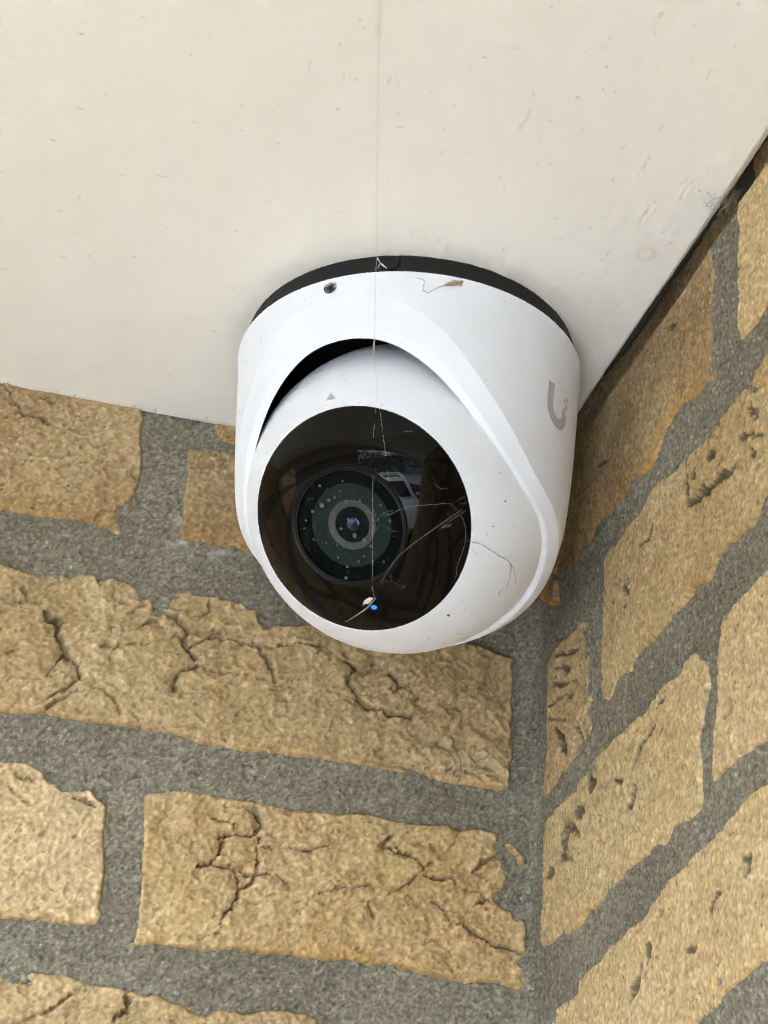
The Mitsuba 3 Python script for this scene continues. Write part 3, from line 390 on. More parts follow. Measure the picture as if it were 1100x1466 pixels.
for x, y, r, brown in ((716, 800, 2.0, .5), (236, 833, 2.2, 0), (0, 735, 1.6, 0)):   # little rings: nail heads under the paint
    w = on_plane(Z([(x, y)], *S1), 2)[0]
    dd = np.hypot((U - w[0]), (V - w[1]) * 0.8) / (0.0011 * r)
    ringm = np.exp(-((dd - 1) / 0.28) ** 2)
    dn -= 0.00006 * ringm; mcol = (0.22 * ringm * (0.3 + brown))[..., None]
    col = col * (1 - mcol) + np.array([0.36, 0.22, 0.15]) * mcol
for pts in (([(365, 290), (357, 305)]), ([(355, 340), (320, 405)]), ([(735, 487), (690, 555)]), ([(905, 465), (870, 520), (835, 575)]), ([(850, 480), (828, 535)]), ([(640, 470), (655, 460)]), ([(600, 120), (590, 150)]), ([(770, 40), (740, 90)]), ([(920, 218), (905, 248)]), ([(780, 720), (735, 775), (700, 810)]), ([(745, 635), (690, 710)]), ([(590, 680), (540, 720)]), ([(870, 560), (815, 640)])):
    q_ = on_plane(Z(pts, *S1), 2)[:, :2]
    d = seg_dist(U + 0.0003 * gn(U, V, 0.002, 41), V, q_)
    brk = smooth(-0.3, 0.5, gn(U, V, 0.003, 45)); dn -= 0.00011 * brk * np.exp(-(d / 0.00035) ** 2) * 2.0; dn += 0.00018 * brk * np.exp(-((d - 0.0007) / 0.0004) ** 2)
    mm = (0.22 * np.exp(-(d / 0.0003) ** 2) * (gn(U, V, 0.002, 43) > 0.1))[..., None]; col = col * (1 - mm) + 0.16 * mm
# the hairline crack with a rusty weep near its far end
hl = on_plane([(546, -40), (543, 40), (541, 90), (540, 200), (539, 300), (540, 380)], 2)[:, :2]
d = seg_dist(U + 0.00012 * gn(U, V, 0.004, 51), V, hl)
mm = (0.09 * np.exp(-(d / 0.00035) ** 2))[..., None]; col = col * (1 - mm) + np.array([0.36, 0.27, 0.19]) * mm
rust = on_plane([(545, 0), (543, 25), (541, 52)], 2)[:, :2]; d = seg_dist(U + 0.0006 * gn(U, V, 0.003, 52), V, rust)
mm = (0.20 * np.exp(-(d / 0.0009) ** 2) * (0.6 + 0.4 * gn(U, V, 0.003, 53)))[..., None]; col = col * (1 - np.clip(mm, 0, 1)) + np.array([0.45, 0.27, 0.17]) * np.clip(mm, 0, 1)
# ends of the board: little splits against the left wall
for x in (38, 250, 330, 520, 590, 680, 738, 828):
    w = on_plane([(x / 3.0556, 500 + (150 + 0.187 * x) / 3.0556 - 3)], 2)[0]
    mark(w[0], -0.0010, 0.00018, rs.uniform(0.0006, 0.0016), 0.05, 0.0002, rs.uniform(0.2, 0.55))
mm = (0.30 * np.exp(-((V + 0.0) / 0.0007) ** 2) * (gn(U, V, 0.004, 61) > -0.2))[..., None]; col = col * (1 - mm) + 0.18 * mm
# rounded, worn long edge
de = np.clip(edge - U, 0, 1)
dn *= 1 - 0.7 * np.exp(-(np.clip(-0.0026 - U, 0, 1) / 0.004) ** 2)
crease_x = -0.0027 + 0.00012 * gn(U * 0, V, 0.006, 63)
dn -= np.clip(U - crease_x, 0, 1) * 0.75 + 0.00025 * np.exp(-(de / 0.0003) ** 2)
dn += 0.00025 * np.exp(-(de / 0.0010) ** 2) * smooth(0.3, 1.0, gn(U * 0, V, 0.004, 62))
P = np.stack([U, V, -dn], -1)
P[-1, :, 2] = 0.017                                        # the edge turns up into the gap
mesh, used = grid_mesh(P, np.ones((P.shape[0] - 1, P.shape[1] - 1), bool))
add('soffit__board', (mesh[0], mesh[1][:, ::-1]), 'paint', smooth=40 if False else True, color=np.clip(col, 0.02, 0.9).reshape(-1, 3)[used])
scene['plain_paint'] = two({'type': 'diffuse', 'reflectance': rgb(0.80, 0.775, 0.70)})
add('soffit__outer_board', join([box((-0.30, -6.0, 0.0003), (-0.2349, 0.0005, 0.018)), box((-0.2349, -6.0, 0.0003), (-0.009, -0.2615, 0.018))]), 'plain_paint')
add('soffit__overhang', join([box((-0.30, -6.0, 0.0183), (0.29, -0.0005, 0.35)), box((-0.306, -6.0, -0.02), (-0.3005, -0.0005, 0.36))]), 'plain_paint')
tag('soffit', 'cream painted board soffit with nicks and open grain above the two brick walls', 'soffit')

# ------------------------------------------------------------------ security camera
AX = np.array([-0.0588, -0.0564])                          # the housing's upright axis
FI = math.radians(-127.0)
FU = np.array([math.cos(FI), math.sin(FI)]); FV = np.array([-FU[1], FU[0]])
def world(u, v, z): return np.stack([AX[0] + u * FU[0] + v * FV[0], AX[1] + u * FU[1] + v * FV[1], z + 0 * u], -1)
pz = np.array([0, .0065, .0114, .0204, .0362, .0464, .0559, .0641, .0700, .0745, .0780, .0806, .0830, .0870, .0905, .0930])
pr = np.array([.0497, .0494, .0489, .0483, .0473, .0464, .0452, .0432, .0410, .0383, .0352, .0320, .0285, .0205, .0115, .0])
prof = PchipInterpolator(pz, pr)
def prof_z(z): return prof(np.clip(-z, 0, 0.093))
LIPu = np.array([-.045, -.036, -.030, -.024, -.0190, -.0135, -.0082, -.0027, .0025, .0077, .0133, .0188, .0235, .0265, .030, .034, .0375, .0405, .0425, .044, .0475])
LIPz = -np.array([.092, .0835, .0795, .0755, .0718, .0680, .0652, .0631, .0614, .0599, .0578, .0545, .0507, .0474, .0432, .0380, .0331, .0289, .0261, .0243, .0215])
CHu = np.array([-.045, -.036, -.030, -.0231, -.0138, -.0073, -.001, .0062, .0134, .0192, .0227, .0274, .0318, .0363, .0405, .044, .0455, .0472, .0495])
CHz = -np.array([.082, .0755, .0715, .0675, .0635, .0613, .0594, .0575, .0546, .0500, .0466, .0414, .0361, .0294, .0228, .0182, .0163, .0143, .0124])
lip_f, ch_f = PchipInterpolator(LIPu, LIPz), PchipInterpolator(CHu, CHz)
NT = 640
TH = np.arange(NT) * 2 * np.pi / NT
def rim_curve(f, inset, dz=0.0):
    """the closed curve in which the sweep z = f(u) cuts the cup, set in by inset"""
    lo, hi = np.full(NT, 0.005), np.full(NT, 0.0497)
    for _ in range(50):
        r = (lo + hi) / 2
        z = f(np.clip(r * np.cos(TH), -0.045, 0.0495 if f is ch_f else 0.0475)) + dz
        out = r > prof_z(z) - inset
        hi = np.where(out, r, hi); lo = np.where(out, lo, r)
    r = (lo + hi) / 2
    r = ndimage.gaussian_filter1d(r, 2.5, mode='wrap')
    return r, f(np.clip(r * np.cos(TH), -0.045, 0.0495 if f is ch_f else 0.0475)) + dz
def ring_at(r, z): return world(r * np.cos(TH), r * np.sin(TH), z + 0 * TH)
k1r, k1z = rim_curve(ch_f, 0.0)
k2r, k2z = rim_curve(lip_f, 0.0021, 0.0003)
k3r, k3z = rim_curve(lip_f, 0.0038)
rows = []
ZT = -0.0065
for a_ in np.linspace(0, 1, 4): rows.append(ring_at(0.0440 + (0.0487 - 0.0440) * a_, ZT + 0 * TH))
for a_ in np.linspace(0, np.pi / 2, 6)[1:]: rows.append(ring_at(0.0487 + 0.0007 * np.sin(a_), ZT - 0.0007 * (1 - np.cos(a_))))
z0 = ZT - 0.0009
for t in np.linspace(0, 1, 60) ** 1.0:
    z = z0 + (k1z - z0) * t * 0.996
    rows.append(ring_at(prof_z(z) - 0.00 * t, z))
def lerp(a, b, t): return a * (1 - t) + b * t
for t in (0.0, 0.025, 0.3, 0.5, 0.7, 0.96, 0.985): rows.append(ring_at(lerp(k1r, k2r, t), lerp(k1z, k2z, t)))
for t in (0.14, 0.3, 0.6, 0.86, 0.95): rows.append(ring_at(lerp(k2r, k3r, t), lerp(k2z, k3z, t)))
k4r, k4z = k3r - 0.0001, k3z + 0.0016
for t in (0.06, 0.3, 1.0): rows.append(ring_at(lerp(k3r, k4r, t), lerp(k3z, k4z, t)))
HOUS = loft(rows)
hv, hf = HOUS
def cast_cup(px, off=0.0001):
    out = []
    for d in rays(px):
        t = np.linspace(0.38, 0.62, 4801); X = CAM + t[:, None] * d
        ins = np.hypot(X[:, 0] - AX[0], X[:, 1] - AX[1]) < prof_z(X[:, 2]) + off
        out.append(X[np.argmax(ins)])
    return np.array(out)
SC = cast_cup([(472.7, 411.3)])[0]                        # where the retaining screw sits
ctr = hv[hf].mean(1)
hole = (np.linalg.norm(ctr - SC, axis=1) < 0.00150)
add('security_camera__housing', (hv, hf[~hole]), 'white_plastic', smooth=True)
tag('security_camera', 'white turret security camera with a black glass face hanging from the cream soffit', 'security camera')
# screw in its recess
nrm = np.array([SC[0] - AX[0], SC[1] - AX[1], 0.002]); nrm /= np.linalg.norm(nrm)
sx = np.cross(nrm, [0, 0, 1]); sx /= np.linalg.norm(sx); sy = np.cross(nrm, sx)
an = np.arange(40) * 2 * np.pi / 40
def disc_ring(r, h, c=SC): return c + r * (np.cos(an)[:, None] * sx + np.sin(an)[:, None] * sy) + h * nrm
add('security_camera__screw_hole', loft([disc_ring(0.00188, -0.0001), disc_ring(0.00182, 0.00010), disc_ring(0.00168, 0.00012), disc_ring(0.00160, -0.0001), disc_ring(0.00158, -0.0022), disc_ring(0.0001, -0.0022)]), 'black_plastic', smooth=30)
sc_rows = [disc_ring(0.00150, -0.0020), disc_ring(0.00150, -0.0010), disc_ring(0.00138, -0.0007), disc_ring(0.00075, -0.00062), disc_ring(0.0007, -0.0013), disc_ring(0.00005, -0.0013)]
threads = [loft([disc_ring(0.00158, -z), disc_ring(0.00146, -z - 0.00012), disc_ring(0.00158, -z - 0.00024)]) for z in (0.0001, 0.0004)]
cross = [trimesh.Trimesh(*loft([np.array([c + w_ * sgn_a * aa + l_ * sgn_b * bb + h_ * nrm for sgn_a, sgn_b in ((1, 1), (1, -1), (-1, -1), (-1, 1))]) for h_ in (-0.0013, -0.00085)]), process=False) for c, aa, bb, w_, l_ in ((SC, sx, sy, 0.00012, 0.0006), (SC, sy, sx, 0.00012, 0.0006))]
add('security_camera__screw_hole__screw', join([loft(sc_rows)] + threads + cross), 'steel', smooth=30)

# black mounting base with its cable tab
def base_ring(r, z): return np.stack([AX[0] + r * np.cos(TH), AX[1] + r * np.sin(TH), 0 * TH + z], -1)
add('security_camera__mounting_base', loft([base_ring(0.0466, 0.0008), base_ring(0.0471, 0.0002), base_ring(0.0473, -0.0004), base_ring(0.0473, -0.0058), base_ring(0.0470, -0.0063), base_ring(0.0430, -0.0064), base_ring(0.0430, -0.0075)]), 'black_plastic', smooth=40)
def on_base(x, y, r):
    d = rays([(x, y)])[0]; A = d[:2] @ d[:2]; B = (CAM[:2] - AX) @ d[:2]; C = (CAM[:2] - AX) @ (CAM[:2] - AX) - r * r
    return CAM + (-B - math.sqrt(max(B * B - A * C, 0))) / A * d
tab = [(542.5, 367), (542.5, 372), (544, 378), (549, 384), (556, 386), (564, 386), (570, 382), (574, 375), (575, 367)]
tp = np.array([on_base(x, y, 0.0473) for x, y in tab])
tc = tp.mean(0); outw = np.r_[tc[:2] - AX, 0]; outw /= np.linalg.norm(outw)
sh = lambda s, o: tc + (tp - tc) * s + o * outw
fan = sh(0.86, 0.0006)
tabv = np.vstack([sh(1.0, -0.0004), sh(1.0, 0.0003), sh(0.95, 0.0006), fan, [fan.mean(0)]]); n = len(tp); tf = []
for r_ in range(3):
    for i in range(n - 1): tf += [[r_ * n + i, r_ * n + i + 1, (r_ + 1) * n + i + 1], [r_ * n + i, (r_ + 1) * n + i + 1, (r_ + 1) * n + i]]
for i in range(n - 1): tf.append([3 * n + i, 3 * n + i + 1, 4 * n])
add('security_camera__mounting_base__cable_tab', (tabv, np.array(tf)), 'black_plastic', smooth=30)
# dark cavity inside the housing
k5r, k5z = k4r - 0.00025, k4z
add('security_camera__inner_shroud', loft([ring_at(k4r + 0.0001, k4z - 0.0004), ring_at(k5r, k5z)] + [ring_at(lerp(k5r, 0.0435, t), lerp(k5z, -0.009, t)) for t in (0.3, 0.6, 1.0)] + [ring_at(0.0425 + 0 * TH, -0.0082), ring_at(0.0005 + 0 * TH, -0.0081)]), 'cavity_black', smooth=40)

# the ball
BC, BR = np.array([AX[0], AX[1], -0.048]), 0.0429
az, el = math.radians(-127.67), math.radians(-39.14)
BA = np.array([math.cos(az) * math.cos(el), math.sin(az) * math.cos(el), math.sin(el)])
BX = np.cross(BA, [0, 0, 1]); BX /= np.linalg.norm(BX); BY = np.cross(BX, BA)       # BY points up
NB = 360
TB = np.arange(NB) * 2 * np.pi / NB
def cap_ring(deg, r=BR):
    a_ = math.radians(deg)
    return BC + r * (math.cos(a_) * BA + math.sin(a_) * (np.cos(TB)[:, None] * BX + np.sin(TB)[:, None] * BY))
def flat_ring(rad, dist):      # a ring round the view axis, dist from the ball's centre
    return BC + dist * BA + rad * (np.cos(TB)[:, None] * BX + np.sin(TB)[:, None] * BY)
GA = 44.5
ball = [cap_ring(GA + 0.05, BR - 0.0008), cap_ring(GA + 0.08, BR - 0.00022), cap_ring(GA + 0.16, BR - 0.00005), cap_ring(GA + 0.34, BR)] + [cap_ring(d_) for d_ in np.linspace(GA + 0.6, 179.6, 110)]
add('security_camera__ball', loft(ball), 'white_plastic', smooth=True)
LA = 21.6
glass = [cap_ring(LA, BR - 0.0010), cap_ring(LA + 0.03, BR - 0.00025), cap_ring(LA + 0.25, BR - 0.00005)] + [cap_ring(d_, BR - 0.00004) for d_ in np.linspace(LA + 0.5, GA - 0.25, 60)] + [cap_ring(GA - 0.1, BR - 0.0001), cap_ring(GA - 0.03, BR - 0.0003), cap_ring(GA, BR - 0.001)]
add('security_camera__face_glass', loft(glass), 'dark_glass', smooth=True)
# the lens in its round port
rl = BR * math.sin(math.radians(LA)); dl = BR * math.cos(math.radians(LA))
def prof_lens(pairs): return loft([flat_ring(r, dl + (z if z > -0.0012 else -0.0012 + 0.4 * (z + 0.0012))) for r, z in pairs])
m = 0.001
add('security_camera__lens__bezel', prof_lens([(rl - 0.02 * m, -1.2 * m), (rl - 0.02 * m, -0.15 * m), (rl - 0.12 * m, 0.10 * m), (rl - 0.3 * m, 0.2 * m), (rl - 0.55 * m, 0.12 * m), (rl - 0.66 * m, -0.12 * m), (rl - 0.8 * m, -0.14 * m), (rl - 0.92 * m, 0.02 * m), (rl - 1.1 * m, 0.06 * m), (rl - 1.3 * m, -0.08 * m), (rl - 1.4 * m, -0.4 * m), (rl - 1.45 * m, -1.4 * m)]), 'barrel_black', smooth=40)
rw = rl - 1.4 * m
win = [(rw, -0.55 * m)] + [(rw * t, (-0.55 + 0.25 * (1 - t * t)) * m) for t in (0.9, 0.75, 0.5, 0.25, 0.01)]
add('security_camera__lens__window', prof_lens(win), 'window_glass', smooth=True)
RG = BR * 57 / 222
add('security_camera__lens__barrel', prof_lens([(rl - 1.42 * m, -1.2 * m), (rw - 0.3 * m, -1.4 * m), (rw - 0.9 * m, -1.6 * m), (RG + 0.25 * m, -2.2 * m), (RG, -2.25 * m)]), 'barrel_inner', smooth=40)
R2_, R1_ = BR * 33 / 222, BR * 24.5 / 222
steps = [(RG, -2.25 * m)]
for i, r_ in enumerate(np.linspace(RG - 1.6 * m, R2_ + 0.5 * m, 5)): steps += [(r_ + 0.06 * m, -2.3 * m - 0.28 * m * i), (r_, -2.48 * m - 0.28 * m * i)]
steps += [(R2_ - 0.1 * m, -3.7 * m)]
add('security_camera__lens__green_ring', prof_lens(steps), 'barrel_green', smooth=25)
add('security_camera__lens__grey_ring', prof_lens([(R2_ + 0.25 * m, -3.8 * m), (R2_ + 0.2 * m, -2.95 * m), (R2_, -2.8 * m), (R2_ - 0.25 * m, -2.85 * m), (R1_ + 0.1 * m, -3.6 * m), (R1_, -3.8 * m), (R1_ - 0.05 * m, -4.4 * m)]), 'barrel_grey', smooth=30)
add('security_camera__lens__iris', prof_lens([(R1_ + 0.02 * m, -4.2 * m), (R1_ - 0.8 * m, -4.5 * m), (2.2 * m, -4.9 * m), (2.1 * m, -5.2 * m), (0.01 * m, -5.4 * m)]), 'barrel_iris', smooth=25)
re_ = 1.9 * m
add('security_camera__lens__front_element', prof_lens([(re_ * math.sin(t), -5.3 * m + 0.8 * m * math.cos(t)) for t in np.linspace(1.5, 0.004, 24)]), 'coated_glass', smooth=True)

def cast_ball(px, off=0.00006, r0=BR):
    r = r0 + off; out = []
    for d in rays(px):
        b = d @ (CAM - BC); q = b * b - ((CAM - BC) @ (CAM - BC) - r * r)
        out.append(CAM + (-b - math.sqrt(max(q, 0))) * d)
    return np.array(out)
def patch(px, cast, sub=2):
    pl = shapely.Polygon(px).buffer(0)
    v, f = trimesh.creation.triangulate_polygon(pl, engine='earcut')
    mm_ = trimesh.Trimesh(np.c_[v, np.zeros(len(v))], f, process=False)
    for _ in range(sub): mm_ = mm_.subdivide()
    return trimesh.Trimesh(cast(mm_.vertices[:, :2]), mm_.faces, process=False)
add('security_camera__ball__arrow_mark', patch(Z([(605, 872), (634, 906), (575, 919)], 320, 340, 3.929), cast_ball), 'grey_print', smooth=True)
UO = (760, 520, 11.0)
logo = [patch(Z([(295, 262), (384, 328), (372, 430), (362, 540), (355, 640), (362, 730), (382, 800), (415, 856), (450, 880), (476, 868), (492, 820), (503, 740), (512, 696), (528, 700), (538, 760), (545, 812), (560, 850), (552, 950), (530, 1010), (500, 1050), (472, 1060), (440, 1046), (390, 1000), (340, 920), (305, 840), (275, 740), (262, 620), (268, 500), (282, 400)], *UO), cast_cup)]
for x, y in ((540, 575), (566, 565), (574, 600), (545, 625), (557, 672), (566, 705), (548, 720), (562, 742), (528, 590)): logo.append(patch(Z([(x - 11, y - 16), (x + 11, y - 10), (x + 11, y + 18), (x - 11, y + 12)], *UO), cast_cup, 0))
add('security_camera__housing__emblem', join(logo), 'grey_print', smooth=True)
# status light
lc = cast_ball([(535.6, 869.3)], 0.0)[0]; ln = (lc - BC) / BR
lx = np.cross(ln, [0, 0, 1]); lx /= np.linalg.norm(lx); ly = np.cross(ln, lx)
a24 = np.arange(24) * 2 * np.pi / 24
lr = lambda r, h: lc + r * (np.cos(a24)[:, None] * lx + np.sin(a24)[:, None] * ly) + h * ln
lv, lf = loft([lr(0.00082, 0.00003), lr(0.0006, 0.00016), lr(0.0003, 0.00022), lr(0.00001, 0.00024)])
if np.cross(lv[lf[0, 1]] - lv[lf[0, 0]], lv[lf[0, 2]] - lv[lf[0, 0]]) @ ln < 0: lf = lf[:, ::-1]
scene['led_body'] = {'type': 'diffuse', 'reflectance': rgb(0.02, 0.04, 0.2)}
k = add('security_camera__status_light', (lv, lf), 'led_body', smooth=True, emitter={'type': 'area', 'radiance': rgb(0.0010, 0.012, 0.10)})
tag(k, 'small blue light lit at the bottom of the black glass')

# ------------------------------------------------------------------ cobwebs, insect husk, lint, dust
def ceil_pt(x, y, off=0.0006): return on_plane([(x, y)], 2, -off)[0]
def cup_pt(x, y, off=0.0003): return cast_cup([(x, y)], off)[0]
def ball_pt(x, y, off=0.00012): return cast_ball([(x, y)], off)[0]
j1 = ball_pt(540.5, 558, 0.0008)
web = [tube([ceil_pt(547, -60), ceil_pt(543, 60), ceil_pt(541, 200), ceil_pt(540, 330)], 0.000026, 5, 0.0000576, 1),
       tube([ceil_pt(540, 330), cup_pt(538.5, 388, 0.0006), cup_pt(537, 440, 0.0005), cup_pt(536, 478, 0.0006), ball_pt(536, 520, 0.0012), j1], [0.000032, 0.000036, 0.00004, 0.00007, 0.000055, 0.00004], 5, 0.00003, 2),
       tube([cup_pt(536.5, 484, 0.0008), ball_pt(535.5, 497, 0.001), ball_pt(536, 512, 0.001)], [0.0001008, 0.00030, 0.0000720], 6, 0.0000864, 3, 0.0007),
       tube([j1, ball_pt(535, 620), ball_pt(534, 700), ball_pt(533, 780), ball_pt(534, 845), ball_pt(537, 858)], 0.000026, 5, 0.0000216, 4),
       tube([j1, ball_pt(546, 600), ball_pt(551, 640), ball_pt(557, 688)], 0.000026, 5, 0.0000216, 5),
       tube([on_base(541, 369, 0.0477), on_base(545, 374, 0.0476), on_base(541, 384, 0.0476)], [0.0003, 0.0002, 0.0001], 5, 0.0004, 6, 0.0006),
       tube([on_base(543, 372, 0.0478), on_base(549, 380, 0.0478), on_base(554, 384, 0.0477)], [0.0001, 0.0003, 0.0001], 5, 0.0003, 7, 0.0006)]
add('cobweb', join(web), 'pale_silk', smooth=True)
tag('cobweb', 'thin dusty cobweb thread hanging from the soffit down over the camera and its black glass', 'cobweb')
O = (480, 600, 5.5)
def bl(pts, o=O, off=0.0000864): return [ball_pt(x, y, off) for x, y in Z(pts, *o)]
w2 = [tube(bl([(285, 890), (330, 860), (350, 835)]), 0.0000259, 4, 0.0001, 10), tube(bl([(330, 800), (350, 765), (440, 750), (500, 715), (560, 692), (700, 678), (900, 660), (940, 690)]), 0.0000311, 4, 0.0001, 11), tube(bl([(370, 745), (430, 718), (460, 720)]), 0.0000259, 4, 0.0001, 12), tube(bl([(270, 785), (310, 800), (345, 797)]), 0.0000259, 4, 0.0001, 13),
      tube(bl([(955, 650), (1000, 620), (1030, 610)]), 0.0000207, 4, 0.0001, 14), tube(bl([(410, 850), (450, 885), (500, 888)]), 0.0000207, 4, 0.0001, 15),
      tube(bl([(360, 1285), (420, 1190), (470, 1110), (520, 1060), (610, 985), (700, 920), (800, 850), (900, 780), (1000, 710)]), 0.000032, 4, 0.000026, 16), tube(bl([(830, 862), (850, 845), (900, 840), (920, 825), (915, 845), (880, 855)]), 0.0000467, 4, 0.0001, 17), tube(bl([(850, 845), (900, 810), (960, 765), (1030, 720)]), 0.0000311, 4, 0.0001, 18),
      tube(bl([(985, 755), (1015, 800), (1030, 880), (1028, 940)]), 0.0000311, 4, 0.0001, 19), tube(bl([(1028, 940), (1020, 1000), (960, 1160), (950, 1260)]), 0.0000259, 4, 0.0001, 20), tube(bl([(780, 500), (800, 535), (850, 555), (890, 550)]), 0.0000207, 4, 0.0001, 21), tube(bl([(530, 97), (570, 92), (612, 97)]), 0.0000259, 4, 0.0001, 22)]
rw_ = np.random.default_rng(5)
for i in range(9):
    c0 = np.array([(310, 760), (330, 790), (320, 730), (970, 740), (1000, 700), (990, 660), (300, 800), (960, 760), (520, 690)][i]) + rw_.normal(0, 12, 2)
    w2.append(tube(bl(c0 + np.cumsum(rw_.normal(0, 16, (5, 2)), 0)), 0.0000207, 4, 0.0001, 30 + i))
for i in range(7):
    c0 = np.array([(395, 1270), (430, 1290), (470, 1280), (520, 1300), (440, 1260), (500, 1275), (545, 1310)][i]) + rw_.normal(0, 8, 2)
    w2.append(tube(bl(c0 + np.cumsum(rw_.normal(0, 12, (4, 2)), 0)), 0.0000207, 4, 0.0001, 50 + i))
add('cobweb', join(w2), 'silk', smooth=True)
tag('cobweb_001', 'wispy tangled cobweb stuck across the right half of the black glass', 'cobweb')
Q = (580, 600, 3.929)
w3 = [tube(bl([(345, 683), (375, 690), (430, 703), (455, 722), (500, 750), (545, 778), (580, 795)], Q, 0.0002), 0.0000720, 5, 0.0000432, 60), tube(bl([(580, 795), (600, 830), (588, 870), (590, 895), (570, 950)], Q, 0.0002), 0.0000576, 5, 0.0001, 61), tube(bl([(580, 795), (612, 840), (620, 900), (626, 925)], Q, 0.0002), 0.0000360, 5, 0.0001, 62), tube(bl([(555, 780), (590, 765), (600, 775)], Q, 0.0002), 0.0000360, 4, 0.0001, 63), tube(bl([(550, 950), (530, 985), (545, 1000)], Q, 0.0002), 0.0000288, 4, 0.0001, 64), tube(bl([(380, 730), (420, 780)], Q, 0.0002), 0.0000288, 4, 0.0001, 65), tube(bl([(300, 1020), (335, 1030), (340, 1075)], Q, 0.0002), 0.0000288, 4, 0.0001, 66), tube(bl([(285, 1205), (345, 1212)], Q, 0.0002), 0.0000288, 4, 0.0001, 67), tube(bl([(520, 300), (562, 308)], Q, 0.0002), 0.0000288, 4, 0.0001, 68)]
add('cobweb', join(w3), 'dark_silk', smooth=True)
tag('cobweb_002', 'dark hair-thin cobweb thread forking across the white ball right of the black glass', 'cobweb')
rg4 = np.random.default_rng(21)
for i, (px_, n_, lab) in enumerate((((1046, 283), 22, 'pale cobweb clump caught in the dark gap above the right wall near the picture edge'), ((846, 590), 12, 'small dusty cobweb clump in the gap right of the camera housing'))):
    c0 = on_plane([px_], 2, 0.001)[0]; c0[0] = min(c0[0], -0.002)
    w4 = [tube(c0 + np.cumsum(rg4.normal(0, [0.0009, 0.0022, 0.0011], (6, 3)), 0) + [0, 0, -0.001], 0.000045, 4, 0.0002, 200 + 40 * i + q_) for q_ in range(n_)]
    tag(add('cobweb', join(w4), 'silk', smooth=True), lab, 'cobweb')
# dried insect husk with its trailing thread
O2 = (580, 340, 3.929)
hp = [cup_pt(x, y, o_) for (x, y), o_ in zip(Z([(214, 271), (235, 264), (262, 260), (290, 254), (312, 250), (326, 248)], *O2), (0.0002, 0.0006, 0.0008, 0.0008, 0.0005, 0.0002))]
add('insect_husk__body', tube(hp, [0.00008, 0.0004, 0.0006, 0.0005, 0.0005, 0.0002], 8, 0.00014, 70, 0.0006), 'husk', smooth=True)
add('insect_husk__thread', tube([cup_pt(x, y, 0.0002) for x, y in Z([(60, 224), (85, 230), (112, 236), (115, 255), (98, 280), (100, 298), (130, 311), (165, 290), (190, 278), (214, 271)], *O2)], 0.00007, 5), 'husk', smooth=True)
add('insect_husk__legs', join([tube([cup_pt(x, y, 0.0003) for x, y in Z(q_, *O2)], 0.00006, 4) for q_ in ([(300, 252), (318, 268), (326, 272)], [(260, 262), (275, 240), (300, 238)], [(310, 252), (300, 262), (318, 276)])]), 'dark_silk', smooth=True)
tag('insect_husk', 'small dried brown insect husk with a curling thread on the white housing', 'insect')
# lint tuft and straw beside the status light
O3 = (450, 830, 4.783)
tf_ = np.random.default_rng(9)
lt_ = [tube(bl(np.array([345, 160]) + np.array([[0, 0], [20, -12], [45, -30]]) * tf_.uniform(0.5, 1.1) + tf_.normal(0, 6, (3, 2)), O3, 0.0004), [0.0001, 0.0004, 0.0001], 5, 0.0003, 80 + i, 0.0007) for i in range(12)]
add('lint_tuft__fluff', join(lt_), 'lint', smooth=True)
add('lint_tuft__stalk', tube(bl([(425, 122), (400, 150), (372, 184), (335, 214), (280, 250), (210, 290)], O3, 0.0003), [0.00006, 0.00016, 0.00018, 0.00020, 0.00012, 0.00005], 6, 0.00005, 99), 'silk', smooth=True)
tag('lint_tuft', 'tuft of white fluff on a thin straw beside the blue light', 'lint')
# dust on the lens window and glass
rd = np.random.default_rng(12)
DO = (420, 670, 6.4706)
big = [(266, 345, 22, 25), (330, 299, 17, 17), (386, 271, 14, 14), (180, 405, 16, 16), (247, 163, 13, 14), (489, 315, 16, 18), (619, 301, 13, 14), (809, 345, 11, 11), (897, 490, 13, 14), (719, 723, 14, 14), (661, 669, 22, 24), (569, 626, 20, 26), (444, 562, 14, 16), (371, 600, 13, 14), (510, 474, 14, 16), (535, 732, 15, 15), (502, 916, 13, 14), (605, 864, 12, 12), (737, 862, 12, 12), (417, 830, 11, 11), (118, 487, 11, 11), (104, 560, 9, 9), (188, 661, 9, 9), (455, 121, 9, 9), (655, 818, 10, 10), (306, 692, 9, 9), (407, 718, 8, 8), (176, 286, 7, 7), (140, 300, 6, 6), (490, 1020, 18, 16), (838, 868, 10, 10), (432, 212, 8, 8), (400, 372, 11, 9)]
def plane_pt(px, dist):
    d = rays(px); return CAM + (((BC + dist * BA - CAM) @ BA) / (d @ BA))[:, None] * d
specks = []
def speck(c, nn, rx, ry, th=0.00004):
    ex = np.cross(nn, [0, 0, 1]); ex /= np.linalg.norm(ex); ey = np.cross(nn, ex)
    a_ = np.arange(10) * 2 * np.pi / 10; wob = 1 + rd.normal(0, 0.08, 10)
    ringp = c + (rx * wob * np.cos(a_))[:, None] * ex + (ry * wob * np.sin(a_))[:, None] * ey
    v = np.vstack([ringp, [c + th * nn]]); f = np.array([[i, (i + 1) % 10, 10] for i in range(10)])
    specks.append((v, f))
wz = dl - 0.00020
pxm = 0.000193 / 6.4706
for x, y, rx, ry in big: speck(plane_pt(Z([(x, y)], *DO), wz)[0], BA, rx * pxm * .95, ry * pxm * .95)
for _ in range(110):
    r_, a_ = rw * 0.97 * math.sqrt(rd.random()), rd.uniform(0, 2 * np.pi)
    speck(BC + wz * BA + r_ * (math.cos(a_) * BX + math.sin(a_) * BY), BA, *([rd.uniform(1.2, 4.2) * pxm] * 2))
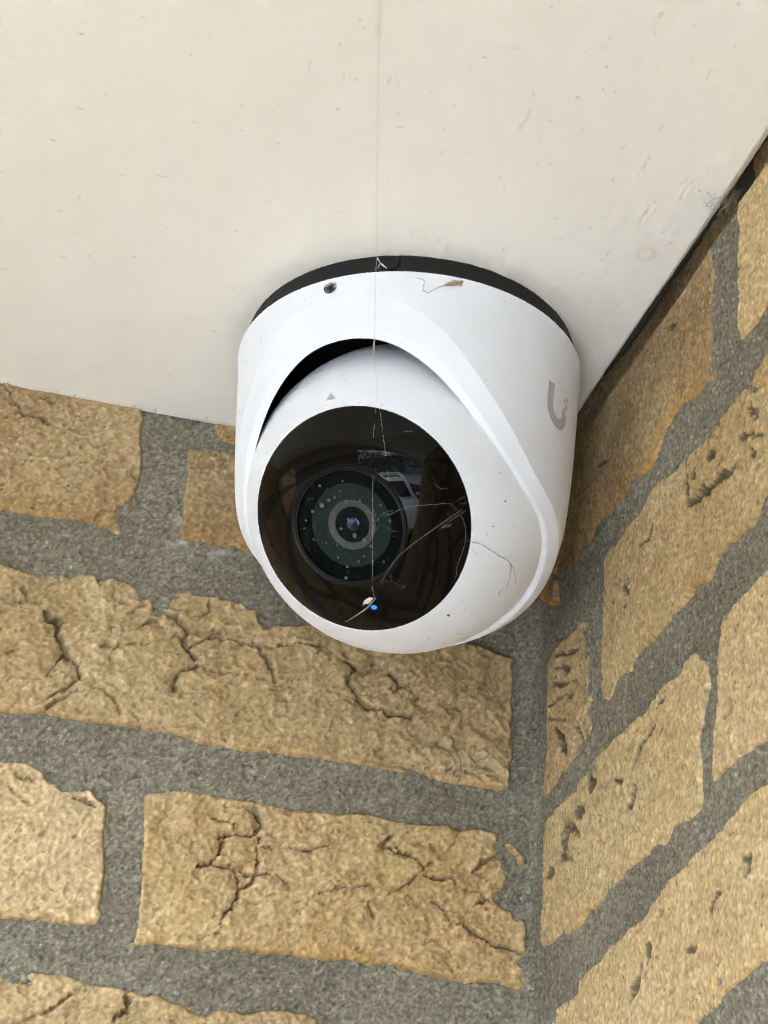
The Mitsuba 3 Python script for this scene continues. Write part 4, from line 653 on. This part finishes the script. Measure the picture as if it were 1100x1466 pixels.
for _ in range(90):
    a_, ph = math.acos(rd.uniform(math.cos(math.radians(GA - 0.6)), math.cos(math.radians(LA + 0.6)))), rd.uniform(0, 2 * np.pi)
    nn = math.cos(a_) * BA + math.sin(a_) * (math.cos(ph) * BX + math.sin(ph) * BY)
    speck(BC + (BR + 0.00003) * nn, nn, *([rd.uniform(0.9, 2.6) * pxm * 1.3] * 2))
k = add('dust_speck', join(specks), 'pale_dust', smooth=True)
tag(k, 'pale dust specks and dried drops on the lens window and black glass', 'dust', kind='stuff')
specks = []
for _ in range(70):            # dark flecks on the white plastic
    if rd.random() < 0.5:
        th, z = rd.uniform(-1.2, 1.7), rd.uniform(-0.055, -0.009)
        r_ = float(prof_z(np.array(z)))
        if z < float(ch_f(np.clip(r_ * math.cos(th), -0.045, 0.0495))): continue
        nn = np.r_[math.cos(th) * FU + math.sin(th) * FV, 0.03]; nn /= np.linalg.norm(nn)
        c = world(np.array(r_ * math.cos(th)), np.array(r_ * math.sin(th)), np.array(z)) + nn * 0.00005
    else:
        a_, ph = math.radians(rd.uniform(GA + 1, 80)), rd.uniform(0, 2 * np.pi)
        nn = math.cos(a_) * BA + math.sin(a_) * (math.cos(ph) * BX + math.sin(ph) * BY); c = BC + (BR + 0.00005) * nn
    speck(c, nn, rd.uniform(0.00008, 0.0003), rd.uniform(0.00006, 0.00016), 0.0001)
for (x, y), s in (((642.5, 881), 1.0), ((580 + 565 / 3.929, 600 + 462 / 3.929), 0.6), ((580 + 527 / 3.929, 600 + 977 / 3.929), 0.5)):
    c = ball_pt(x, y, 0.00005); speck(c, (c - BC) / BR, 0.0005 * s, 0.0004 * s, 0.0001)
k = add('dirt_fleck', join(specks), 'dark_dirt', smooth=True)
tag(k, 'scattered dark dirt flecks on the white housing and ball', 'dirt', kind='stuff')

# ------------------------------------------------------------------ what the black glass mirrors: car, hedge and house across the paving
scene['car_paint'] = {'type': 'principled', 'base_color': rgb(0.86, 0.9, 0.95), 'roughness': 0.3, 'metallic': 0.2, 'clearcoat': 1.0}
scene['car_glass'] = {'type': 'principled', 'base_color': rgb(0.01, 0.012, 0.014), 'roughness': 0.05, 'specular': 0.6}
scene['tyre_rubber'] = {'type': 'diffuse', 'reflectance': rgb(0.03, 0.03, 0.03)}
scene['lamp_clear'] = {'type': 'principled', 'base_color': rgb(0.6, 0.6, 0.62), 'roughness': 0.1, 'specular': 0.7}
CT = T().translate([-1.25, -3.2, GZ]).rotate([0, 0, 1], 62)        # local +x is the nose
def hull(pts): return trimesh.convex.convex_hull(np.array(pts, float))
def sym(pts): return [(x, sg * y, z) for x, y, z in pts for sg in (-1, 1)]
low = hull(sym([(2.05, .55, .35), (2.05, .60, .62), (1.95, .80, .40), (1.9, .80, .72), (1.0, .86, .25), (1.15, .80, .95), (1.0, .88, .75), (-1.6, .88, .8), (-1.7, .84, .95), (-2.0, .78, .9), (-2.05, .74, .4), (-1.5, .86, .25), (1.9, .70, .22), (-1.95, .7, .25)]))
cab = hull(sym([(1.1, .74, .93), (0.15, .60, 1.44), (-0.4, .60, 1.49), (-1.4, .58, 1.42), (-1.95, .72, .93), (0.2, .62, 1.38)]))
add('parked_car__body', join([low, cab]), 'car_paint', smooth=35, to_world=CT)
def pane(quad, off=0.012):
    q = np.array(quad, float); nn = np.cross(q[1] - q[0], q[2] - q[0]); nn /= np.linalg.norm(nn)
    if nn @ (q.mean(0) - np.array([-.4, 0, 1.0])) < 0: nn = -nn
    return hull(np.vstack([q + nn * off, q - nn * 0.01]))
for nm, q_ in (('windscreen', [(.95, .58, 1.01), (.95, -.58, 1.01), (.28, -.46, 1.36), (.28, .46, 1.36)]), ('rear_window', [(-1.9, .62, 1.0), (-1.9, -.62, 1.0), (-1.45, -.52, 1.38), (-1.45, .52, 1.38)]), ('sunroof', [(-.1, .38, 1.466), (-.1, -.38, 1.466), (-.7, -.38, 1.468), (-.7, .38, 1.468)]),
               ('side_window', [(.85, .735, .97), (.1, .63, 1.38), (-1.3, .62, 1.36), (-1.7, .715, .97)]), ('side_window', [(.85, -.735, .97), (.1, -.63, 1.38), (-1.3, -.62, 1.36), (-1.7, -.715, .97)])):
    add('parked_car__' + nm, pane(q_, 0.02), 'car_glass', to_world=CT)
for x in (1.3, -1.3):
    for y in (-.80, .80):
        w_ = trimesh.creation.cylinder(0.31, 0.20, sections=28); w_.apply_transform(trimesh.transformations.rotation_matrix(np.pi / 2, [1, 0, 0])); w_.apply_translation([x, y, .31])
        add('parked_car__wheel', w_, 'tyre_rubber', to_world=CT)
for y in (-.62, .62):
    e_l = trimesh.creation.icosphere(2, 1.0); e_l.apply_scale([.14, .17, .09]); e_l.apply_translation([1.92, y, .66]); add('parked_car__headlight', e_l, 'lamp_clear', smooth=True, to_world=CT)
    e_m = trimesh.creation.icosphere(2, 1.0); e_m.apply_scale([.07, .11, .08]); e_m.apply_translation([.75, y * 1.53, .98]); add('parked_car__wing_mirror', e_m, 'car_paint', smooth=True, to_world=CT)
tag('parked_car', 'silver blue car parked on the paving facing the wall corner, mirrored in the glass', 'car')
rh = np.random.default_rng(77)
scene['hedge_leaf'] = two({'type': 'diffuse', 'reflectance': rgb(0.035, 0.055, 0.02)})
scene['bark'] = {'type': 'diffuse', 'reflectance': rgb(0.08, 0.06, 0.045)}
n = 9000
t_, hh = rh.random(n), rh.random(n) ** 0.8
cx_, cy_ = -11 + 11.5 * t_, -8.5 - 4.5 * t_
top = 3.3 + 0.8 * gn(t_ * 30, 0 * t_, 1.3, 5) + 0.5 * np.sin(t_ * 9)
c_ = np.stack([cx_ + rh.normal(0, 0.45, n), cy_ + rh.normal(0, 0.45, n), GZ + 0.1 + hh * top], 1)
ax1, ax2 = rh.normal(0, 1, (n, 3)), rh.normal(0, 1, (n, 3))
ax1 *= (0.12 / np.linalg.norm(ax1, axis=1))[:, None]; ax2 *= (0.09 / np.linalg.norm(ax2, axis=1))[:, None]
lv = np.stack([c_ - ax1, c_ + ax2 * .8, c_ + ax1, c_ - ax2 * .8], 1).reshape(-1, 3)
add('hedge__foliage', (lv, np.arange(4 * n).reshape(-1, 4)), 'hedge_leaf')
add('hedge__stems', join([tube([(-11 + 11.5 * a_, -8.5 - 4.5 * a_, GZ), (-11 + 11.5 * a_ + .1, -8.5 - 4.5 * a_, GZ + 2.6)], [0.06, 0.02], 6, 0, 0, 0.6) for a_ in np.linspace(0.02, 0.98, 24)]), 'bark')
tag('hedge', 'tall ragged dark green hedge across the paving beyond the car', 'hedge')
scene['render_grey'] = {'type': 'diffuse', 'reflectance': rgb(0.20, 0.20, 0.20)}
scene['roof_tile'] = {'type': 'diffuse', 'reflectance': rgb(0.06, 0.055, 0.055)}
scene['dark_brickwork'] = {'type': 'diffuse', 'reflectance': rgb(0.13, 0.09, 0.06)}
add('neighbour_house__wall', box((-14, -7.0, GZ), (-7.0, 7.0, 0.6)), 'dark_brickwork')
add('neighbour_house__roof', hull([(-14.3, -7.3, .6), (-14.3, 7.3, .6), (-6.7, -7.3, .6), (-6.7, 7.3, .6), (-10.5, -7.3, 3.4), (-10.5, 7.3, 3.4)]), 'roof_tile')
for y in (-3.6, 1.0): add('neighbour_house__window', box((-7.02, y, -1.3), (-6.98, y + 1.5, 0.0)), 'car_glass')
add('neighbour_house__garage_door', box((-7.03, -1.4, GZ), (-6.97, 0.9, -0.2)), 'render_grey')
tag('neighbour_house', 'low brick house with a grey garage door across the paving', 'house')
